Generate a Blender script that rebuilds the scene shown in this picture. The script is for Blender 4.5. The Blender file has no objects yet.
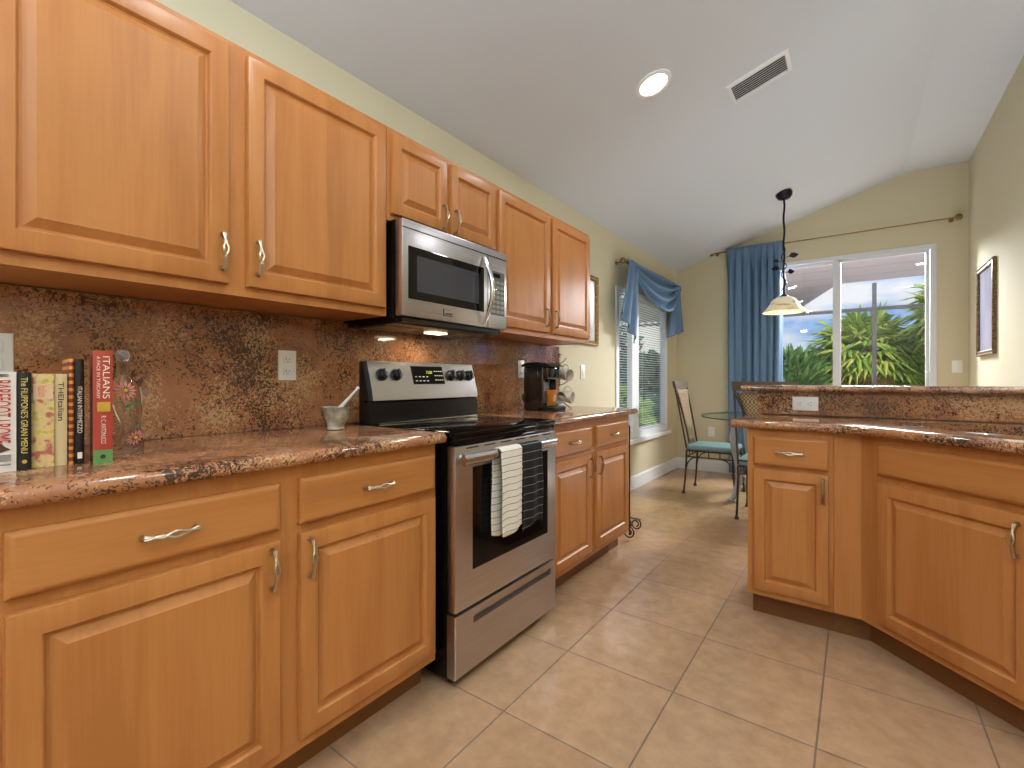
import bpy, bmesh, math, random
from math import sin, cos, pi, radians, sqrt
from mathutils import Vector, Matrix, noise

random.seed(7)
C = bpy.context.scene.collection
SC = bpy.context.scene

# ------------------------------------------------------------------ camera, sky, sun, exposure
cam_d = bpy.data.cameras.new('camera')
cam = bpy.data.objects.new('camera', cam_d)
C.objects.link(cam)
cam.location = (1.821, 0.0, 1.118)
cam.rotation_euler = (pi / 2, 0, 0.6451)
cam_d.sensor_width = 36.0
cam_d.lens = 471.7 / 1024 * 36.0
cam_d.shift_x = (512 - 500.3) / 1024
cam_d.shift_y = (380.0 - 384) / 1024
cam_d.clip_start = 0.03
cam_d.clip_end = 300
SC.camera = cam

SC.view_settings.view_transform = 'Standard'
SC.view_settings.look = 'None'
SC.view_settings.gamma = 1.0
SC.view_settings.exposure = 0.1
SC.view_settings.use_curve_mapping = False
SC.cycles.max_bounces = 8
SC.cycles.diffuse_bounces = 4
SC.cycles.glossy_bounces = 4
SC.cycles.transparent_max_bounces = 12
SC.cycles.sample_clamp_indirect = 4.0
SC.cycles.caustics_reflective = False
SC.cycles.caustics_refractive = False

world = bpy.data.worlds.new('sky')
SC.world = world
world.use_nodes = True
wn, wl = world.node_tree.nodes, world.node_tree.links
wn.clear()
w_out = wn.new('ShaderNodeOutputWorld')
w_bg = wn.new('ShaderNodeBackground')
w_tc = wn.new('ShaderNodeTexCoord')
w_sep = wn.new('ShaderNodeSeparateXYZ')
wl.new(w_tc.outputs['Generated'], w_sep.inputs[0])
w_ramp = wn.new('ShaderNodeValToRGB')
w_ramp.color_ramp.elements[0].position = 0.0
w_ramp.color_ramp.elements[0].color = (0.30, 0.56, 0.95, 1)
w_ramp.color_ramp.elements[1].position = 0.35
w_ramp.color_ramp.elements[1].color = (0.10, 0.29, 0.78, 1)
wl.new(w_sep.outputs[2], w_ramp.inputs[0])
w_map = wn.new('ShaderNodeMapping')
w_map.inputs['Location'].default_value = (0.9, 0.0, 0.30)
w_map.inputs['Scale'].default_value = (1.0, 1.0, 2.4)
wl.new(w_tc.outputs['Generated'], w_map.inputs[0])
w_noise = wn.new('ShaderNodeTexNoise')
w_noise.inputs['Scale'].default_value = 4.2
w_noise.inputs['Detail'].default_value = 7
w_noise.inputs['Roughness'].default_value = 0.55
wl.new(w_map.outputs[0], w_noise.inputs['Vector'])
w_cr = wn.new('ShaderNodeValToRGB')
w_cr.color_ramp.elements[0].position = 0.44
w_cr.color_ramp.elements[0].color = (0, 0, 0, 1)
w_cr.color_ramp.elements[1].position = 0.60
w_cr.color_ramp.elements[1].color = (1, 1, 1, 1)
wl.new(w_noise.outputs[0], w_cr.inputs[0])
w_mix = wn.new('ShaderNodeMixRGB')
w_mix.inputs[2].default_value = (0.95, 0.96, 1.0, 1)
wl.new(w_cr.outputs[0], w_mix.inputs[0])
wl.new(w_ramp.outputs[0], w_mix.inputs[1])
wl.new(w_mix.outputs[0], w_bg.inputs[0])
w_bg.inputs[1].default_value = 0.85
wl.new(w_bg.outputs[0], w_out.inputs[0])

sun_d = bpy.data.lights.new('sun', 'SUN')
sun = bpy.data.objects.new('sun', sun_d)
C.objects.link(sun)
sun.rotation_euler = Vector((-0.50, 0.66, -0.52)).to_track_quat('-Z', 'Y').to_euler()
sun_d.energy = 4.5
sun_d.angle = 0.01
sun_d.color = (1.0, 0.95, 0.85)


def area_light(name, loc, size, power, color=(0.88, 0.94, 1.0), direction=(0, 0, -1), shape='DISK', size_y=None):
    d = bpy.data.lights.new(name, 'AREA')
    d.shape = shape
    d.size = size
    if size_y:
        d.size_y = size_y
    d.energy = power
    d.color = color
    o = bpy.data.objects.new(name, d)
    C.objects.link(o)
    o.location = loc
    o.rotation_euler = Vector(direction).to_track_quat('-Z', 'Y').to_euler()
    return o


CEIL0, CEILM, XK, CEILF = 2.5, 0.3046, 2.216, 3.175   # the vaulted ceiling


def ceil_z(x):
    return min(CEIL0 + CEILM * x, CEILF)


# ceiling cans of the kitchen (the one in view and its fellows behind the camera), and three added fill lights
CANS = [(0.915, 2.63), (0.915, 0.75), (0.915, -1.2), (2.75, 1.3), (2.75, -1.2), (2.75, 3.0)]
CAN_POWER = 8
area_light('rear_bounce_fill', (2.45, -1.3, 1.75), 1.7, 200, (0.68, 0.82, 1.0), (0, 0, 1), 'RECTANGLE', 1.4)  # added fill behind the camera, bounced off the ceiling; no fixture
area_light('nook_ceiling_fill', (1.85, 3.85, 0.3), 0.9, 13, (0.76, 0.87, 1.0), (0, 0, 1))  # added fill hidden behind the bar, lifts the nook ceiling
area_light('nook_door_fill', (1.95, 6.75, 2.56), 0.9, 330, (0.95, 0.97, 1.0), (-0.95, -1, -0.95), 'RECTANGLE', 0.3)  # added fill outside above the door opening, aimed in to brighten the nook


# ------------------------------------------------------------------ materials
def lin(c):
    if isinstance(c, str):
        c = tuple(int(c[i:i + 2], 16) / 255 for i in (0, 2, 4))
    return tuple(((v + 0.055) / 1.055) ** 2.4 if v > 0.04045 else v / 12.92 for v in c)


def mat(name, col, rough=0.5, metal=0.0, emis=None, estr=0.0, coat=0.0, trans=0.0, ior=1.45, alpha=1.0, spec=0.5, bump=None):
    m = bpy.data.materials.new(name)
    m.use_nodes = True
    b = m.node_tree.nodes['Principled BSDF']
    c = lin(col)
    b.inputs['Base Color'].default_value = (*c, 1)
    b.inputs['Roughness'].default_value = rough
    b.inputs['Metallic'].default_value = metal
    b.inputs['IOR'].default_value = ior
    b.inputs['Specular IOR Level'].default_value = spec
    b.inputs['Coat Weight'].default_value = coat
    b.inputs['Coat Roughness'].default_value = 0.08
    b.inputs['Transmission Weight'].default_value = trans
    b.inputs['Alpha'].default_value = alpha
    if emis:
        b.inputs['Emission Color'].default_value = (*lin(emis), 1)
        b.inputs['Emission Strength'].default_value = estr
    if bump:
        n, l = m.node_tree.nodes, m.node_tree.links
        tc = n.new('ShaderNodeTexCoord')
        t = n.new('ShaderNodeTexNoise')
        t.inputs['Scale'].default_value = bump[0]
        t.inputs['Detail'].default_value = 3
        l.new(tc.outputs['Object'], t.inputs['Vector'])
        bp = n.new('ShaderNodeBump')
        bp.inputs['Strength'].default_value = bump[1]
        bp.inputs['Distance'].default_value = bump[2]
        l.new(t.outputs[0], bp.inputs['Height'])
        l.new(bp.outputs[0], b.inputs['Normal'])
    return m


def N(m, kind, **kw):
    n = m.node_tree.nodes.new(kind)
    for k, v in kw.items():
        if k in n.inputs:
            n.inputs[k].default_value = v
        else:
            setattr(n, k, v)
    return n


def ramp(m, stops):
    r = m.node_tree.nodes.new('ShaderNodeValToRGB')
    e = r.color_ramp.elements
    while len(e) < len(stops):
        e.new(0.5)
    for i, (p, c) in enumerate(stops):
        e[i].position = p
        e[i].color = (*lin(c), 1)
    return r


def wood_mat(name, axis, stops, rough=0.36):
    m = mat(name, 'b07840', rough, spec=0.4)
    l = m.node_tree.links
    b = m.node_tree.nodes['Principled BSDF']
    tc = N(m, 'ShaderNodeTexCoord')
    oi = N(m, 'ShaderNodeObjectInfo')
    mul = N(m, 'ShaderNodeMath', operation='MULTIPLY')
    mul.inputs[1].default_value = 9.0
    l.new(oi.outputs['Random'], mul.inputs[0])
    comb = N(m, 'ShaderNodeCombineXYZ')
    for i in range(3):
        l.new(mul.outputs[0], comb.inputs[i])
    add = N(m, 'ShaderNodeVectorMath', operation='ADD')
    l.new(tc.outputs['Object'], add.inputs[0])
    l.new(comb.outputs[0], add.inputs[1])
    mp = N(m, 'ShaderNodeMapping')
    sc = [9.0, 9.0, 9.0]
    sc['xyz'.index(axis)] = 0.9
    mp.inputs['Scale'].default_value = sc
    l.new(add.outputs[0], mp.inputs[0])
    n1 = N(m, 'ShaderNodeTexNoise', Scale=1.0, Detail=4.0, Roughness=0.5, Distortion=0.4)
    l.new(mp.outputs[0], n1.inputs['Vector'])
    mp2 = N(m, 'ShaderNodeMapping')
    sc = [120.0, 120.0, 120.0]
    sc['xyz'.index(axis)] = 4.0
    mp2.inputs['Scale'].default_value = sc
    l.new(add.outputs[0], mp2.inputs[0])
    n2 = N(m, 'ShaderNodeTexNoise', Scale=1.0, Detail=2.0)
    l.new(mp2.outputs[0], n2.inputs['Vector'])
    mx = N(m, 'ShaderNodeMath', operation='MULTIPLY_ADD')
    mx.inputs[1].default_value = 0.22
    l.new(n2.outputs[0], mx.inputs[0])
    l.new(n1.outputs[0], mx.inputs[2])
    r = ramp(m, stops)
    l.new(mx.outputs[0], r.inputs[0])
    l.new(r.outputs[0], b.inputs['Base Color'])
    return m


def granite_mat(name):
    m = mat(name, '8a5a40', 0.09, coat=0.25)
    l = m.node_tree.links
    b = m.node_tree.nodes['Principled BSDF']
    tc = N(m, 'ShaderNodeTexCoord')
    warp = N(m, 'ShaderNodeTexNoise', Scale=9.0, Detail=4.0)
    l.new(tc.outputs['Object'], warp.inputs['Vector'])
    wm = N(m, 'ShaderNodeMixRGB', blend_type='ADD')
    wm.inputs[0].default_value = 0.035
    l.new(tc.outputs['Object'], wm.inputs[1])
    l.new(warp.outputs['Color'], wm.inputs[2])
    n1 = N(m, 'ShaderNodeTexNoise', Scale=5.0, Detail=6.0, Roughness=0.6, Distortion=0.6)
    l.new(tc.outputs['Object'], n1.inputs['Vector'])
    base = ramp(m, [(0.28, '784c38'), (0.42, '9a6646'), (0.52, 'ac744c'), (0.62, 'a26a49'), (0.76, '865c48')])
    l.new(n1.outputs[0], base.inputs[0])
    # pale crystals in patches
    n2 = N(m, 'ShaderNodeTexNoise', Scale=100.0, Detail=4.0, Roughness=0.6, Distortion=1.2)
    l.new(wm.outputs[0], n2.inputs['Vector'])
    n3 = N(m, 'ShaderNodeTexNoise', Scale=6.5, Detail=3.0)
    l.new(wm.outputs[0], n3.inputs['Vector'])
    ad = N(m, 'ShaderNodeMath', operation='MULTIPLY_ADD')
    ad.inputs[1].default_value = 0.8
    l.new(n3.outputs[0], ad.inputs[0])
    l.new(n2.outputs[0], ad.inputs[2])
    pr = ramp(m, [(0.98, (0, 0, 0)), (1.11, (0.8, 0.8, 0.8))])
    l.new(ad.outputs[0], pr.inputs[0])
    mixp = N(m, 'ShaderNodeMixRGB')
    l.new(pr.outputs[0], mixp.inputs[0])
    l.new(base.outputs[0], mixp.inputs[1])
    mixp.inputs[2].default_value = (*lin('d4aa7a'), 1)
    # dark flecks in patches
    n4 = N(m, 'ShaderNodeTexNoise', Scale=85.0, Detail=3.0, Roughness=0.6, Distortion=1.5)
    l.new(wm.outputs[0], n4.inputs['Vector'])
    n5 = N(m, 'ShaderNodeTexNoise', Scale=4.5, Detail=4.0)
    mp5 = N(m, 'ShaderNodeMapping')
    mp5.inputs['Location'].default_value = (3.1, 7.7, 1.3)
    l.new(wm.outputs[0], mp5.inputs[0])
    l.new(mp5.outputs[0], n5.inputs['Vector'])
    ad2 = N(m, 'ShaderNodeMath', operation='MULTIPLY_ADD')
    ad2.inputs[1].default_value = 0.6
    l.new(n5.outputs[0], ad2.inputs[0])
    l.new(n4.outputs[0], ad2.inputs[2])
    dr = ramp(m, [(0.81, (0, 0, 0)), (0.89, (0.95, 0.95, 0.95))])
    l.new(ad2.outputs[0], dr.inputs[0])
    mixd = N(m, 'ShaderNodeMixRGB')
    l.new(dr.outputs[0], mixd.inputs[0])
    l.new(mixp.outputs[0], mixd.inputs[1])
    mixd.inputs[2].default_value = (*lin('2e211b'), 1)
    l.new(mixd.outputs[0], b.inputs['Base Color'])
    return m


def tile_mat():
    m = mat('floor_tile', 'b89870', 0.22)
    l = m.node_tree.links
    b = m.node_tree.nodes['Principled BSDF']
    g = N(m, 'ShaderNodeNewGeometry')
    mp = N(m, 'ShaderNodeMapping')
    mp.inputs['Location'].default_value = (-0.873, -1.722, 0)
    l.new(g.outputs['Position'], mp.inputs[0])
    br = N(m, 'ShaderNodeTexBrick', offset=0.0, squash=1.0)
    br.inputs['Scale'].default_value = 1.0
    br.inputs['Brick Width'].default_value = 0.4265
    br.inputs['Row Height'].default_value = 0.4425
    br.inputs['Mortar Size'].default_value = 0.0032
    br.inputs['Mortar Smooth'].default_value = 0.2
    br.inputs['Color1'].default_value = (*lin('c09a76'), 1)
    br.inputs['Color2'].default_value = (*lin('b6906c'), 1)
    br.inputs['Mortar'].default_value = (*lin('866c54'), 1)
    l.new(mp.outputs[0], br.inputs['Vector'])
    n1 = N(m, 'ShaderNodeTexNoise', Scale=13.0, Detail=7.0, Roughness=0.66)
    l.new(g.outputs['Position'], n1.inputs['Vector'])
    r = ramp(m, [(0.3, (0.88, 0.86, 0.84)), (0.7, (1.0, 1.0, 1.0))])
    l.new(n1.outputs[0], r.inputs[0])
    mx = N(m, 'ShaderNodeMixRGB', blend_type='MULTIPLY')
    mx.inputs[0].default_value = 1.0
    l.new(br.outputs['Color'], mx.inputs[1])
    l.new(r.outputs[0], mx.inputs[2])
    l.new(mx.outputs[0], b.inputs['Base Color'])
    rr = N(m, 'ShaderNodeMapRange')
    rr.inputs[3].default_value = 0.17
    rr.inputs[4].default_value = 0.7
    l.new(br.outputs['Fac'], rr.inputs[0])
    l.new(rr.outputs[0], b.inputs['Roughness'])
    bp = N(m, 'ShaderNodeBump')
    bp.invert = True
    bp.inputs['Strength'].default_value = 0.5
    bp.inputs['Distance'].default_value = 0.002
    l.new(br.outputs['Fac'], bp.inputs['Height'])
    l.new(bp.outputs[0], b.inputs['Normal'])
    return m


def noise_mat(name, stops, scale, rough=0.6, stretch=(1, 1, 1), detail=4, metal=0.0, bump=0.0):
    m = mat(name, '808080', rough, metal)
    l = m.node_tree.links
    b = m.node_tree.nodes['Principled BSDF']
    tc = N(m, 'ShaderNodeTexCoord')
    mp = N(m, 'ShaderNodeMapping')
    mp.inputs['Scale'].default_value = stretch
    l.new(tc.outputs['Object'], mp.inputs[0])
    n = N(m, 'ShaderNodeTexNoise', Scale=scale, Detail=detail)
    l.new(mp.outputs[0], n.inputs['Vector'])
    r = ramp(m, stops)
    l.new(n.outputs[0], r.inputs[0])
    l.new(r.outputs[0], b.inputs['Base Color'])
    if bump:
        bp = N(m, 'ShaderNodeBump')
        bp.inputs['Strength'].default_value = bump
        bp.inputs['Distance'].default_value = 0.004
        l.new(n.outputs[0], bp.inputs['Height'])
        l.new(bp.outputs[0], b.inputs['Normal'])
    return m


def glass_pane_mat(name, refl=0.06, tint=(1, 1, 1)):
    m = bpy.data.materials.new(name)
    m.use_nodes = True
    n, l = m.node_tree.nodes, m.node_tree.links
    n.clear()
    o = n.new('ShaderNodeOutputMaterial')
    t = n.new('ShaderNodeBsdfTransparent')
    t.inputs[0].default_value = (*tint, 1)
    g = n.new('ShaderNodeBsdfGlossy')
    g.inputs['Roughness'].default_value = 0.01
    mx = n.new('ShaderNodeMixShader')
    mx.inputs[0].default_value = refl
    l.new(t.outputs[0], mx.inputs[1])
    l.new(g.outputs[0], mx.inputs[2])
    l.new(mx.outputs[0], o.inputs[0])
    return m


def stripe_mat(name, base, line, axis, period, width, rough=0.9):
    m = mat(name, base, rough)
    l = m.node_tree.links
    b = m.node_tree.nodes['Principled BSDF']
    tc = N(m, 'ShaderNodeTexCoord')
    sp = N(m, 'ShaderNodeSeparateXYZ')
    l.new(tc.outputs['Object'], sp.inputs[0])
    md = N(m, 'ShaderNodeMath', operation='FLOORED_MODULO')
    md.inputs[1].default_value = period
    l.new(sp.outputs[axis], md.inputs[0])
    lt = N(m, 'ShaderNodeMath', operation='LESS_THAN')
    lt.inputs[1].default_value = width
    l.new(md.outputs[0], lt.inputs[0])
    mx = N(m, 'ShaderNodeMixRGB')
    l.new(lt.outputs[0], mx.inputs[0])
    mx.inputs[1].default_value = (*lin(base), 1)
    mx.inputs[2].default_value = (*lin(line), 1)
    l.new(mx.outputs[0], b.inputs['Base Color'])
    return m


WOOD = [(0.30, 'a4622f'), (0.48, 'b3723b'), (0.60, 'ba7a41'), (0.78, 'aa6b36')]
M = {}
M['wood_v'] = wood_mat('maple_vertical', 'z', WOOD)
M['wood_h'] = wood_mat('maple_horizontal', 'x', WOOD)
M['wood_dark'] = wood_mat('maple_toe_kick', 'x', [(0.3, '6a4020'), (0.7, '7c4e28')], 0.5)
M['granite'] = granite_mat('granite')
M['tile'] = tile_mat()
M['wall'] = mat('wall_paint', 'd0c6a8', 0.85, bump=(90, 0.15, 0.002))
M['ceil'] = mat('ceiling_paint', 'd7dde4', 0.9, bump=(60, 0.2, 0.002))
M['white'] = mat('white_paint', 'eceef0', 0.4)
M['plastic'] = mat('white_plastic', 'eeece8', 0.35)
M['slot'] = mat('dark_slot', '2a2826', 0.6)
M['steel'] = noise_mat('brushed_steel', [(0.3, 'b6b0ae'), (0.7, 'cac4c2')], 3.0, 0.3, (1, 1, 140), 3, 1.0)
M['steel_h'] = noise_mat('brushed_steel_fine', [(0.3, 'b2aeae'), (0.7, 'c6c2c2')], 3.0, 0.27, (140, 1, 140), 3, 1.0)
M['chrome'] = mat('polished_steel', 'd8d6d2', 0.12, 1.0)
M['pewter'] = mat('antique_pewter', 'b3a288', 0.28, 1.0)
M['black'] = mat('black_enamel', '0c0b0c', 0.25)
M['black_glass'] = mat('black_glass', '060608', 0.05, spec=0.35)
M['grey_screen'] = mat('grey_mesh_screen', '3c3b42', 0.12)
M['black_plastic'] = mat('black_plastic', '141416', 0.35)
M['iron'] = mat('wrought_iron', '3d342d', 0.45, 0.6)
M['iron_grey'] = mat('pewter_grey_iron', 'a6a8ad', 0.4, 0.5)
M['bronze'] = mat('dark_bronze', '2c2530', 0.35, 0.7)
M['teal'] = mat('teal_vinyl', '70898c', 0.4)
M['blue'] = mat('blue_curtain', '64809e', 0.75)
M['rod'] = mat('brass_rod', '8a7040', 0.35, 0.8)
M['gold'] = noise_mat('gilt_wood', [(0.35, '6a4a1c'), (0.65, 'b08a3c')], 60, 0.4)
M['gilt_dark'] = noise_mat('bronzed_gilt', [(0.35, '3a2618'), (0.65, '8a6a34')], 70, 0.4)
M['glass'] = glass_pane_mat('window_glass', 0.03)
M['alu'] = mat('white_aluminium', 'd8dade', 0.65)
M['cage'] = mat('bronze_aluminium', '55565c', 0.5)
M['blind'] = mat('blind_slat', 'f4f6f6', 0.6)
M['can_lens'] = mat('lamp_lens', 'ffffff', 0.4, emis='ffffff', estr=5)
M['hood_lamp'] = mat('hood_lamp_lens', 'ffffff', 0.4, emis='ffe2b0', estr=7)


# ------------------------------------------------------------------ mesh helpers
class MB:
    def __init__(self):
        self.bm = bmesh.new()
        self.mi = 0

    def face(self, vs):
        try:
            f = self.bm.faces.new(vs)
            f.material_index = self.mi
            return f
        except ValueError:
            return None

    def v(self, p):
        return self.bm.verts.new(p)

    def box(self, x0, x1, y0, y1, z0, z1, bev=0.0):
        if bev > 0:
            return self.rbox(x0, x1, y0, y1, z0, z1, bev)
        c = [self.v(p) for p in ((x0, y0, z0), (x1, y0, z0), (x1, y1, z0), (x0, y1, z0),
                                 (x0, y0, z1), (x1, y0, z1), (x1, y1, z1), (x0, y1, z1))]
        for f in ((0, 3, 2, 1), (4, 5, 6, 7), (0, 1, 5, 4), (1, 2, 6, 5), (2, 3, 7, 6), (3, 0, 4, 7)):
            self.face([c[i] for i in f])
        return self

    def rbox(self, x0, x1, y0, y1, z0, z1, b, seg=2):
        t = bmesh.new()
        bmesh.ops.create_cube(t, size=1)
        for v in t.verts:
            v.co = Vector(((x0 + x1) / 2 + v.co.x * (x1 - x0), (y0 + y1) / 2 + v.co.y * (y1 - y0), (z0 + z1) / 2 + v.co.z * (z1 - z0)))
        bmesh.ops.bevel(t, geom=list(t.edges), offset=b, segments=seg, affect='EDGES', profile=0.5)
        self.join(t)
        return self

    def join(self, t, mtx=None):
        mp = {}
        for v in t.verts:
            mp[v] = self.v(mtx @ v.co if mtx else v.co)
        for f in t.faces:
            self.face([mp[v] for v in f.verts])
        t.free()

    def prism(self, poly, z0, z1, mtx=None):
        """polygon in xy (counter clockwise), extruded z0..z1"""
        g = (lambda x, y, z: mtx @ Vector((x, y, z))) if mtx else (lambda x, y, z: (x, y, z))
        a = [self.v(g(x, y, z0)) for x, y in poly]
        b = [self.v(g(x, y, z1)) for x, y in poly]
        self.face(a[::-1])
        self.face(b)
        n = len(poly)
        for i in range(n):
            self.face([a[i], a[(i + 1) % n], b[(i + 1) % n], b[i]])
        return self

    def rings(self, rings, close=True, cap0=True, cap1=True):
        vs = [[self.v(p) for p in r] for r in rings]
        n = len(vs[0])
        for a, b in zip(vs[:-1], vs[1:]):
            for i in range(n if close else n - 1):
                self.face([a[i], a[(i + 1) % n], b[(i + 1) % n], b[i]])
        if cap0:
            self.face(vs[0][::-1])
        if cap1:
            self.face(vs[-1])
        return self

    def tube(self, pts, r, n=8, caps=True, flat=None):
        pts = [Vector(p) for p in pts]
        rs = r if isinstance(r, (list, tuple)) else [r] * len(pts)
        rings = []
        up = None
        for i, p in enumerate(pts):
            d = (pts[min(i + 1, len(pts) - 1)] - pts[max(i - 1, 0)]).normalized()
            if up is None:
                up = Vector((0, 0, 1)) if abs(d.z) < 0.9 else Vector((1, 0, 0))
            a = d.cross(up)
            if a.length < 1e-6:
                a = d.orthogonal()
            a.normalize()
            b = a.cross(d).normalized()
            up = b
            fa, fb = flat if flat else (1, 1)
            rings.append([p + (a * cos(2 * pi * k / n) * fa + b * sin(2 * pi * k / n) * fb) * rs[i] for k in range(n)])
        return self.rings(rings, True, caps, caps)

    def lathe(self, prof, n=24, center=(0, 0, 0), cap0=True, cap1=True, mtx=None, sx=1, sy=1):
        rings = []
        for r, z in prof:
            ring = []
            for k in range(n):
                q = Vector((r * cos(2 * pi * k / n) * sx, r * sin(2 * pi * k / n) * sy, z))
                if mtx:
                    q = mtx @ q
                ring.append(q + Vector(center))
            rings.append(ring)
        return self.rings(rings, True, cap0, cap1)

    def grid(self, nu, nv, fn):
        vs = [[self.v(fn(i / nu, j / nv)) for j in range(nv + 1)] for i in range(nu + 1)]
        for i in range(nu):
            for j in range(nv):
                self.face([vs[i][j], vs[i + 1][j], vs[i + 1][j + 1], vs[i][j + 1]])
        return self

    def build(self, name, m, parent=None, smooth=None, matrix=None, recalc=True, loc=None):
        if recalc:
            bmesh.ops.recalc_face_normals(self.bm, faces=list(self.bm.faces))
        if loc is not None:
            L = Vector(loc)
            for v in self.bm.verts:
                v.co -= L
        me = bpy.data.meshes.new(name)
        self.bm.to_mesh(me)
        self.bm.free()
        for k in (m if isinstance(m, (list, tuple)) else [m]):
            me.materials.append(k)
        if smooth is not None:
            me.shade_smooth()
            me.set_sharp_from_angle(angle=radians(smooth))
        o = bpy.data.objects.new(name, me)
        C.objects.link(o)
        if parent is not None:
            o.parent = parent
        if matrix is not None:
            o.matrix_local = matrix
        elif loc is not None:
            o.location = loc
        return o


def tag(o, label, cat, group=None):
    o['label'] = label
    o['category'] = cat
    if group:
        o['group'] = group
    return o


def thing(name, label, cat, loc=(0, 0, 0), rotz=0.0, group=None):
    o = bpy.data.objects.new(name, None)
    o.empty_display_size = 0.1
    C.objects.link(o)
    o.location = loc
    o.rotation_euler = (0, 0, rotz)
    return tag(o, label, cat, group)


def struct(name, mb, m, parent=None, smooth=None):
    o = mb.build(name, m, parent, smooth)
    if parent is None:
        o['kind'] = 'structure'
    return o


def dup(root, loc, rotz, label, group=None):
    r = root.copy()
    C.objects.link(r)
    r.location = loc
    r.rotation_euler = (0, 0, rotz)
    r['label'] = label
    if group:
        r['group'] = group
    for ch in list(root.children):
        c = ch.copy()
        C.objects.link(c)
        c.parent = r
        for g in list(ch.children):
            d = g.copy()
            C.objects.link(d)
            d.parent = c
    return r


def lettering(name, body, width, height, m, parent, matrix, depth=0.0006):
    """raised lettering, x along the writing, y up the letters, fitted to width x height, centred"""
    cu = bpy.data.curves.new(name, 'FONT')
    cu.body = body
    cu.align_x = 'CENTER'
    cu.align_y = 'CENTER'
    cu.extrude = 0.01
    t = bpy.data.objects.new(name, cu)
    C.objects.link(t)
    bpy.context.view_layer.update()
    dg = bpy.context.evaluated_depsgraph_get()
    me = bpy.data.meshes.new_from_object(t.evaluated_get(dg))
    bpy.data.objects.remove(t)
    xs = [v.co.x for v in me.vertices]
    ys = [v.co.y for v in me.vertices]
    cx, cy = (min(xs) + max(xs)) / 2, (min(ys) + max(ys)) / 2
    sx, sy = width / (max(xs) - min(xs)), height / (max(ys) - min(ys))
    for v in me.vertices:
        v.co = Vector(((v.co.x - cx) * sx, (v.co.y - cy) * sy, depth if v.co.z > 0 else -depth))
    me.name = name
    me.materials.clear()
    me.materials.append(m)
    o = bpy.data.objects.new(name, me)
    C.objects.link(o)
    o.parent = parent
    o.matrix_local = matrix
    return o


def basis(o, x, y, z):
    m = Matrix.Identity(4)
    for i, a in enumerate((x, y, z)):
        for j in range(3):
            m[j][i] = a[j]
    for j in range(3):
        m[j][3] = o[j]
    return m


# ------------------------------------------------------------------ the room
YF, XR, XK2, YB = 6.17, 2.672, 3.4, -3.5      # far wall, right wall, kitchen's right wall, rear


def ceil_poly(x0, x1):
    p = [x0]
    if x0 < XK < x1:
        p.append(XK)
    p.append(x1)
    return [(x, ceil_z(x)) for x in p]


def xz_prism(mb, poly, y0, y1):
    m = Matrix(((1, 0, 0, 0), (0, 0, 1, 0), (0, 1, 0, 0), (0, 0, 0, 1)))
    mb.prism(poly, y0, y1, m)


f = MB()
f.box(-0.15, 3.55, YB - 0.15, YF + 0.15, -0.12, 0)
struct('floor', f, M['tile'])

f = MB()
pts = [(0, CEIL0), (XK, CEILF), (XK2 + 0.15, CEILF), (XK2 + 0.15, CEILF + 0.12), (XK - 0.05, CEILF + 0.12), (-0.15, CEIL0 + 0.10), (-0.15, CEIL0 - 0.0457)]
pts[0] = (-0.15, CEIL0 - 0.15 * CEILM)
pts = [(-0.15, CEIL0 - 0.15 * CEILM), (XK, CEILF), (XK2 + 0.15, CEILF), (XK2 + 0.15, CEILF + 0.12), (XK - 0.03, CEILF + 0.12), (-0.15, CEIL0 - 0.15 * CEILM + 0.13)]
xz_prism(f, pts, YB - 0.15, YF + 0.15)
struct('ceiling', f, M['ceil'])

WY0, WY1, WZ0, WZ1 = 4.235, 5.755, 0.52, 2.02     # left window opening
f = MB()
f.box(-0.065, 0, YB, WY0, 0, CEIL0)
f.box(-0.065, 0, WY1, YF + 0.15, 0, CEIL0)
f.box(-0.065, 0, WY0, WY1, 0, WZ0)
f.box(-0.065, 0, WY0, WY1, WZ1, CEIL0)
struct('wall_left', f, M['wall'])

DX0, DX1, DZ = 0.80, 2.45, 2.44                    # sliding door opening in the far wall
f = MB()
xz_prism(f, [(0, 0), (DX0, 0), (DX0, ceil_z(DX0)), (0, CEIL0)], YF, YF + 0.15)
xz_prism(f, [(DX0, DZ), (DX1, DZ)] + ceil_poly(DX0, DX1)[::-1], YF, YF + 0.15)
xz_prism(f, [(DX1, 0), (XR + 0.12, 0), (XR + 0.12, CEILF), (DX1, CEILF)], YF, YF + 0.15)
struct('wall_far', f, M['wall'])

f = MB()
f.box(XR, XR + 0.12, 3.98, YF, 0, CEILF)
f.box(XR + 0.12, XK2 + 0.15, 3.98, 4.12, 0, CEILF)
f.box(XK2, XK2 + 0.15, YB, 3.98, 0, CEILF)
struct('wall_right', f, M['wall'])

f = MB()
xz_prism(f, [(0, 0), (XK2, 0)] + ceil_poly(0, XK2)[::-1], YB - 0.15, YB)
struct('wall_rear', f, M['wall'])

f = MB()
f.box(0, 0.014, 3.05, YF, 0, 0.125)
f.box(0, 0.008, 3.05, YF, 0.125, 0.135)
struct('baseboard_left', f, M['white'])
f = MB()
f.box(0.014, DX0 - 0.002, YF - 0.014, YF, 0, 0.125)
f.box(0.014, DX0 - 0.002, YF - 0.008, YF, 0.125, 0.135)
f.box(DX1 + 0.02, XR, YF - 0.014, YF, 0, 0.125)
struct('baseboard_far', f, M['white'])
f = MB()
f.box(XR - 0.014, XR, 4.0, YF - 0.014, 0, 0.125)
struct('baseboard_right', f, M['white'])

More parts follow.
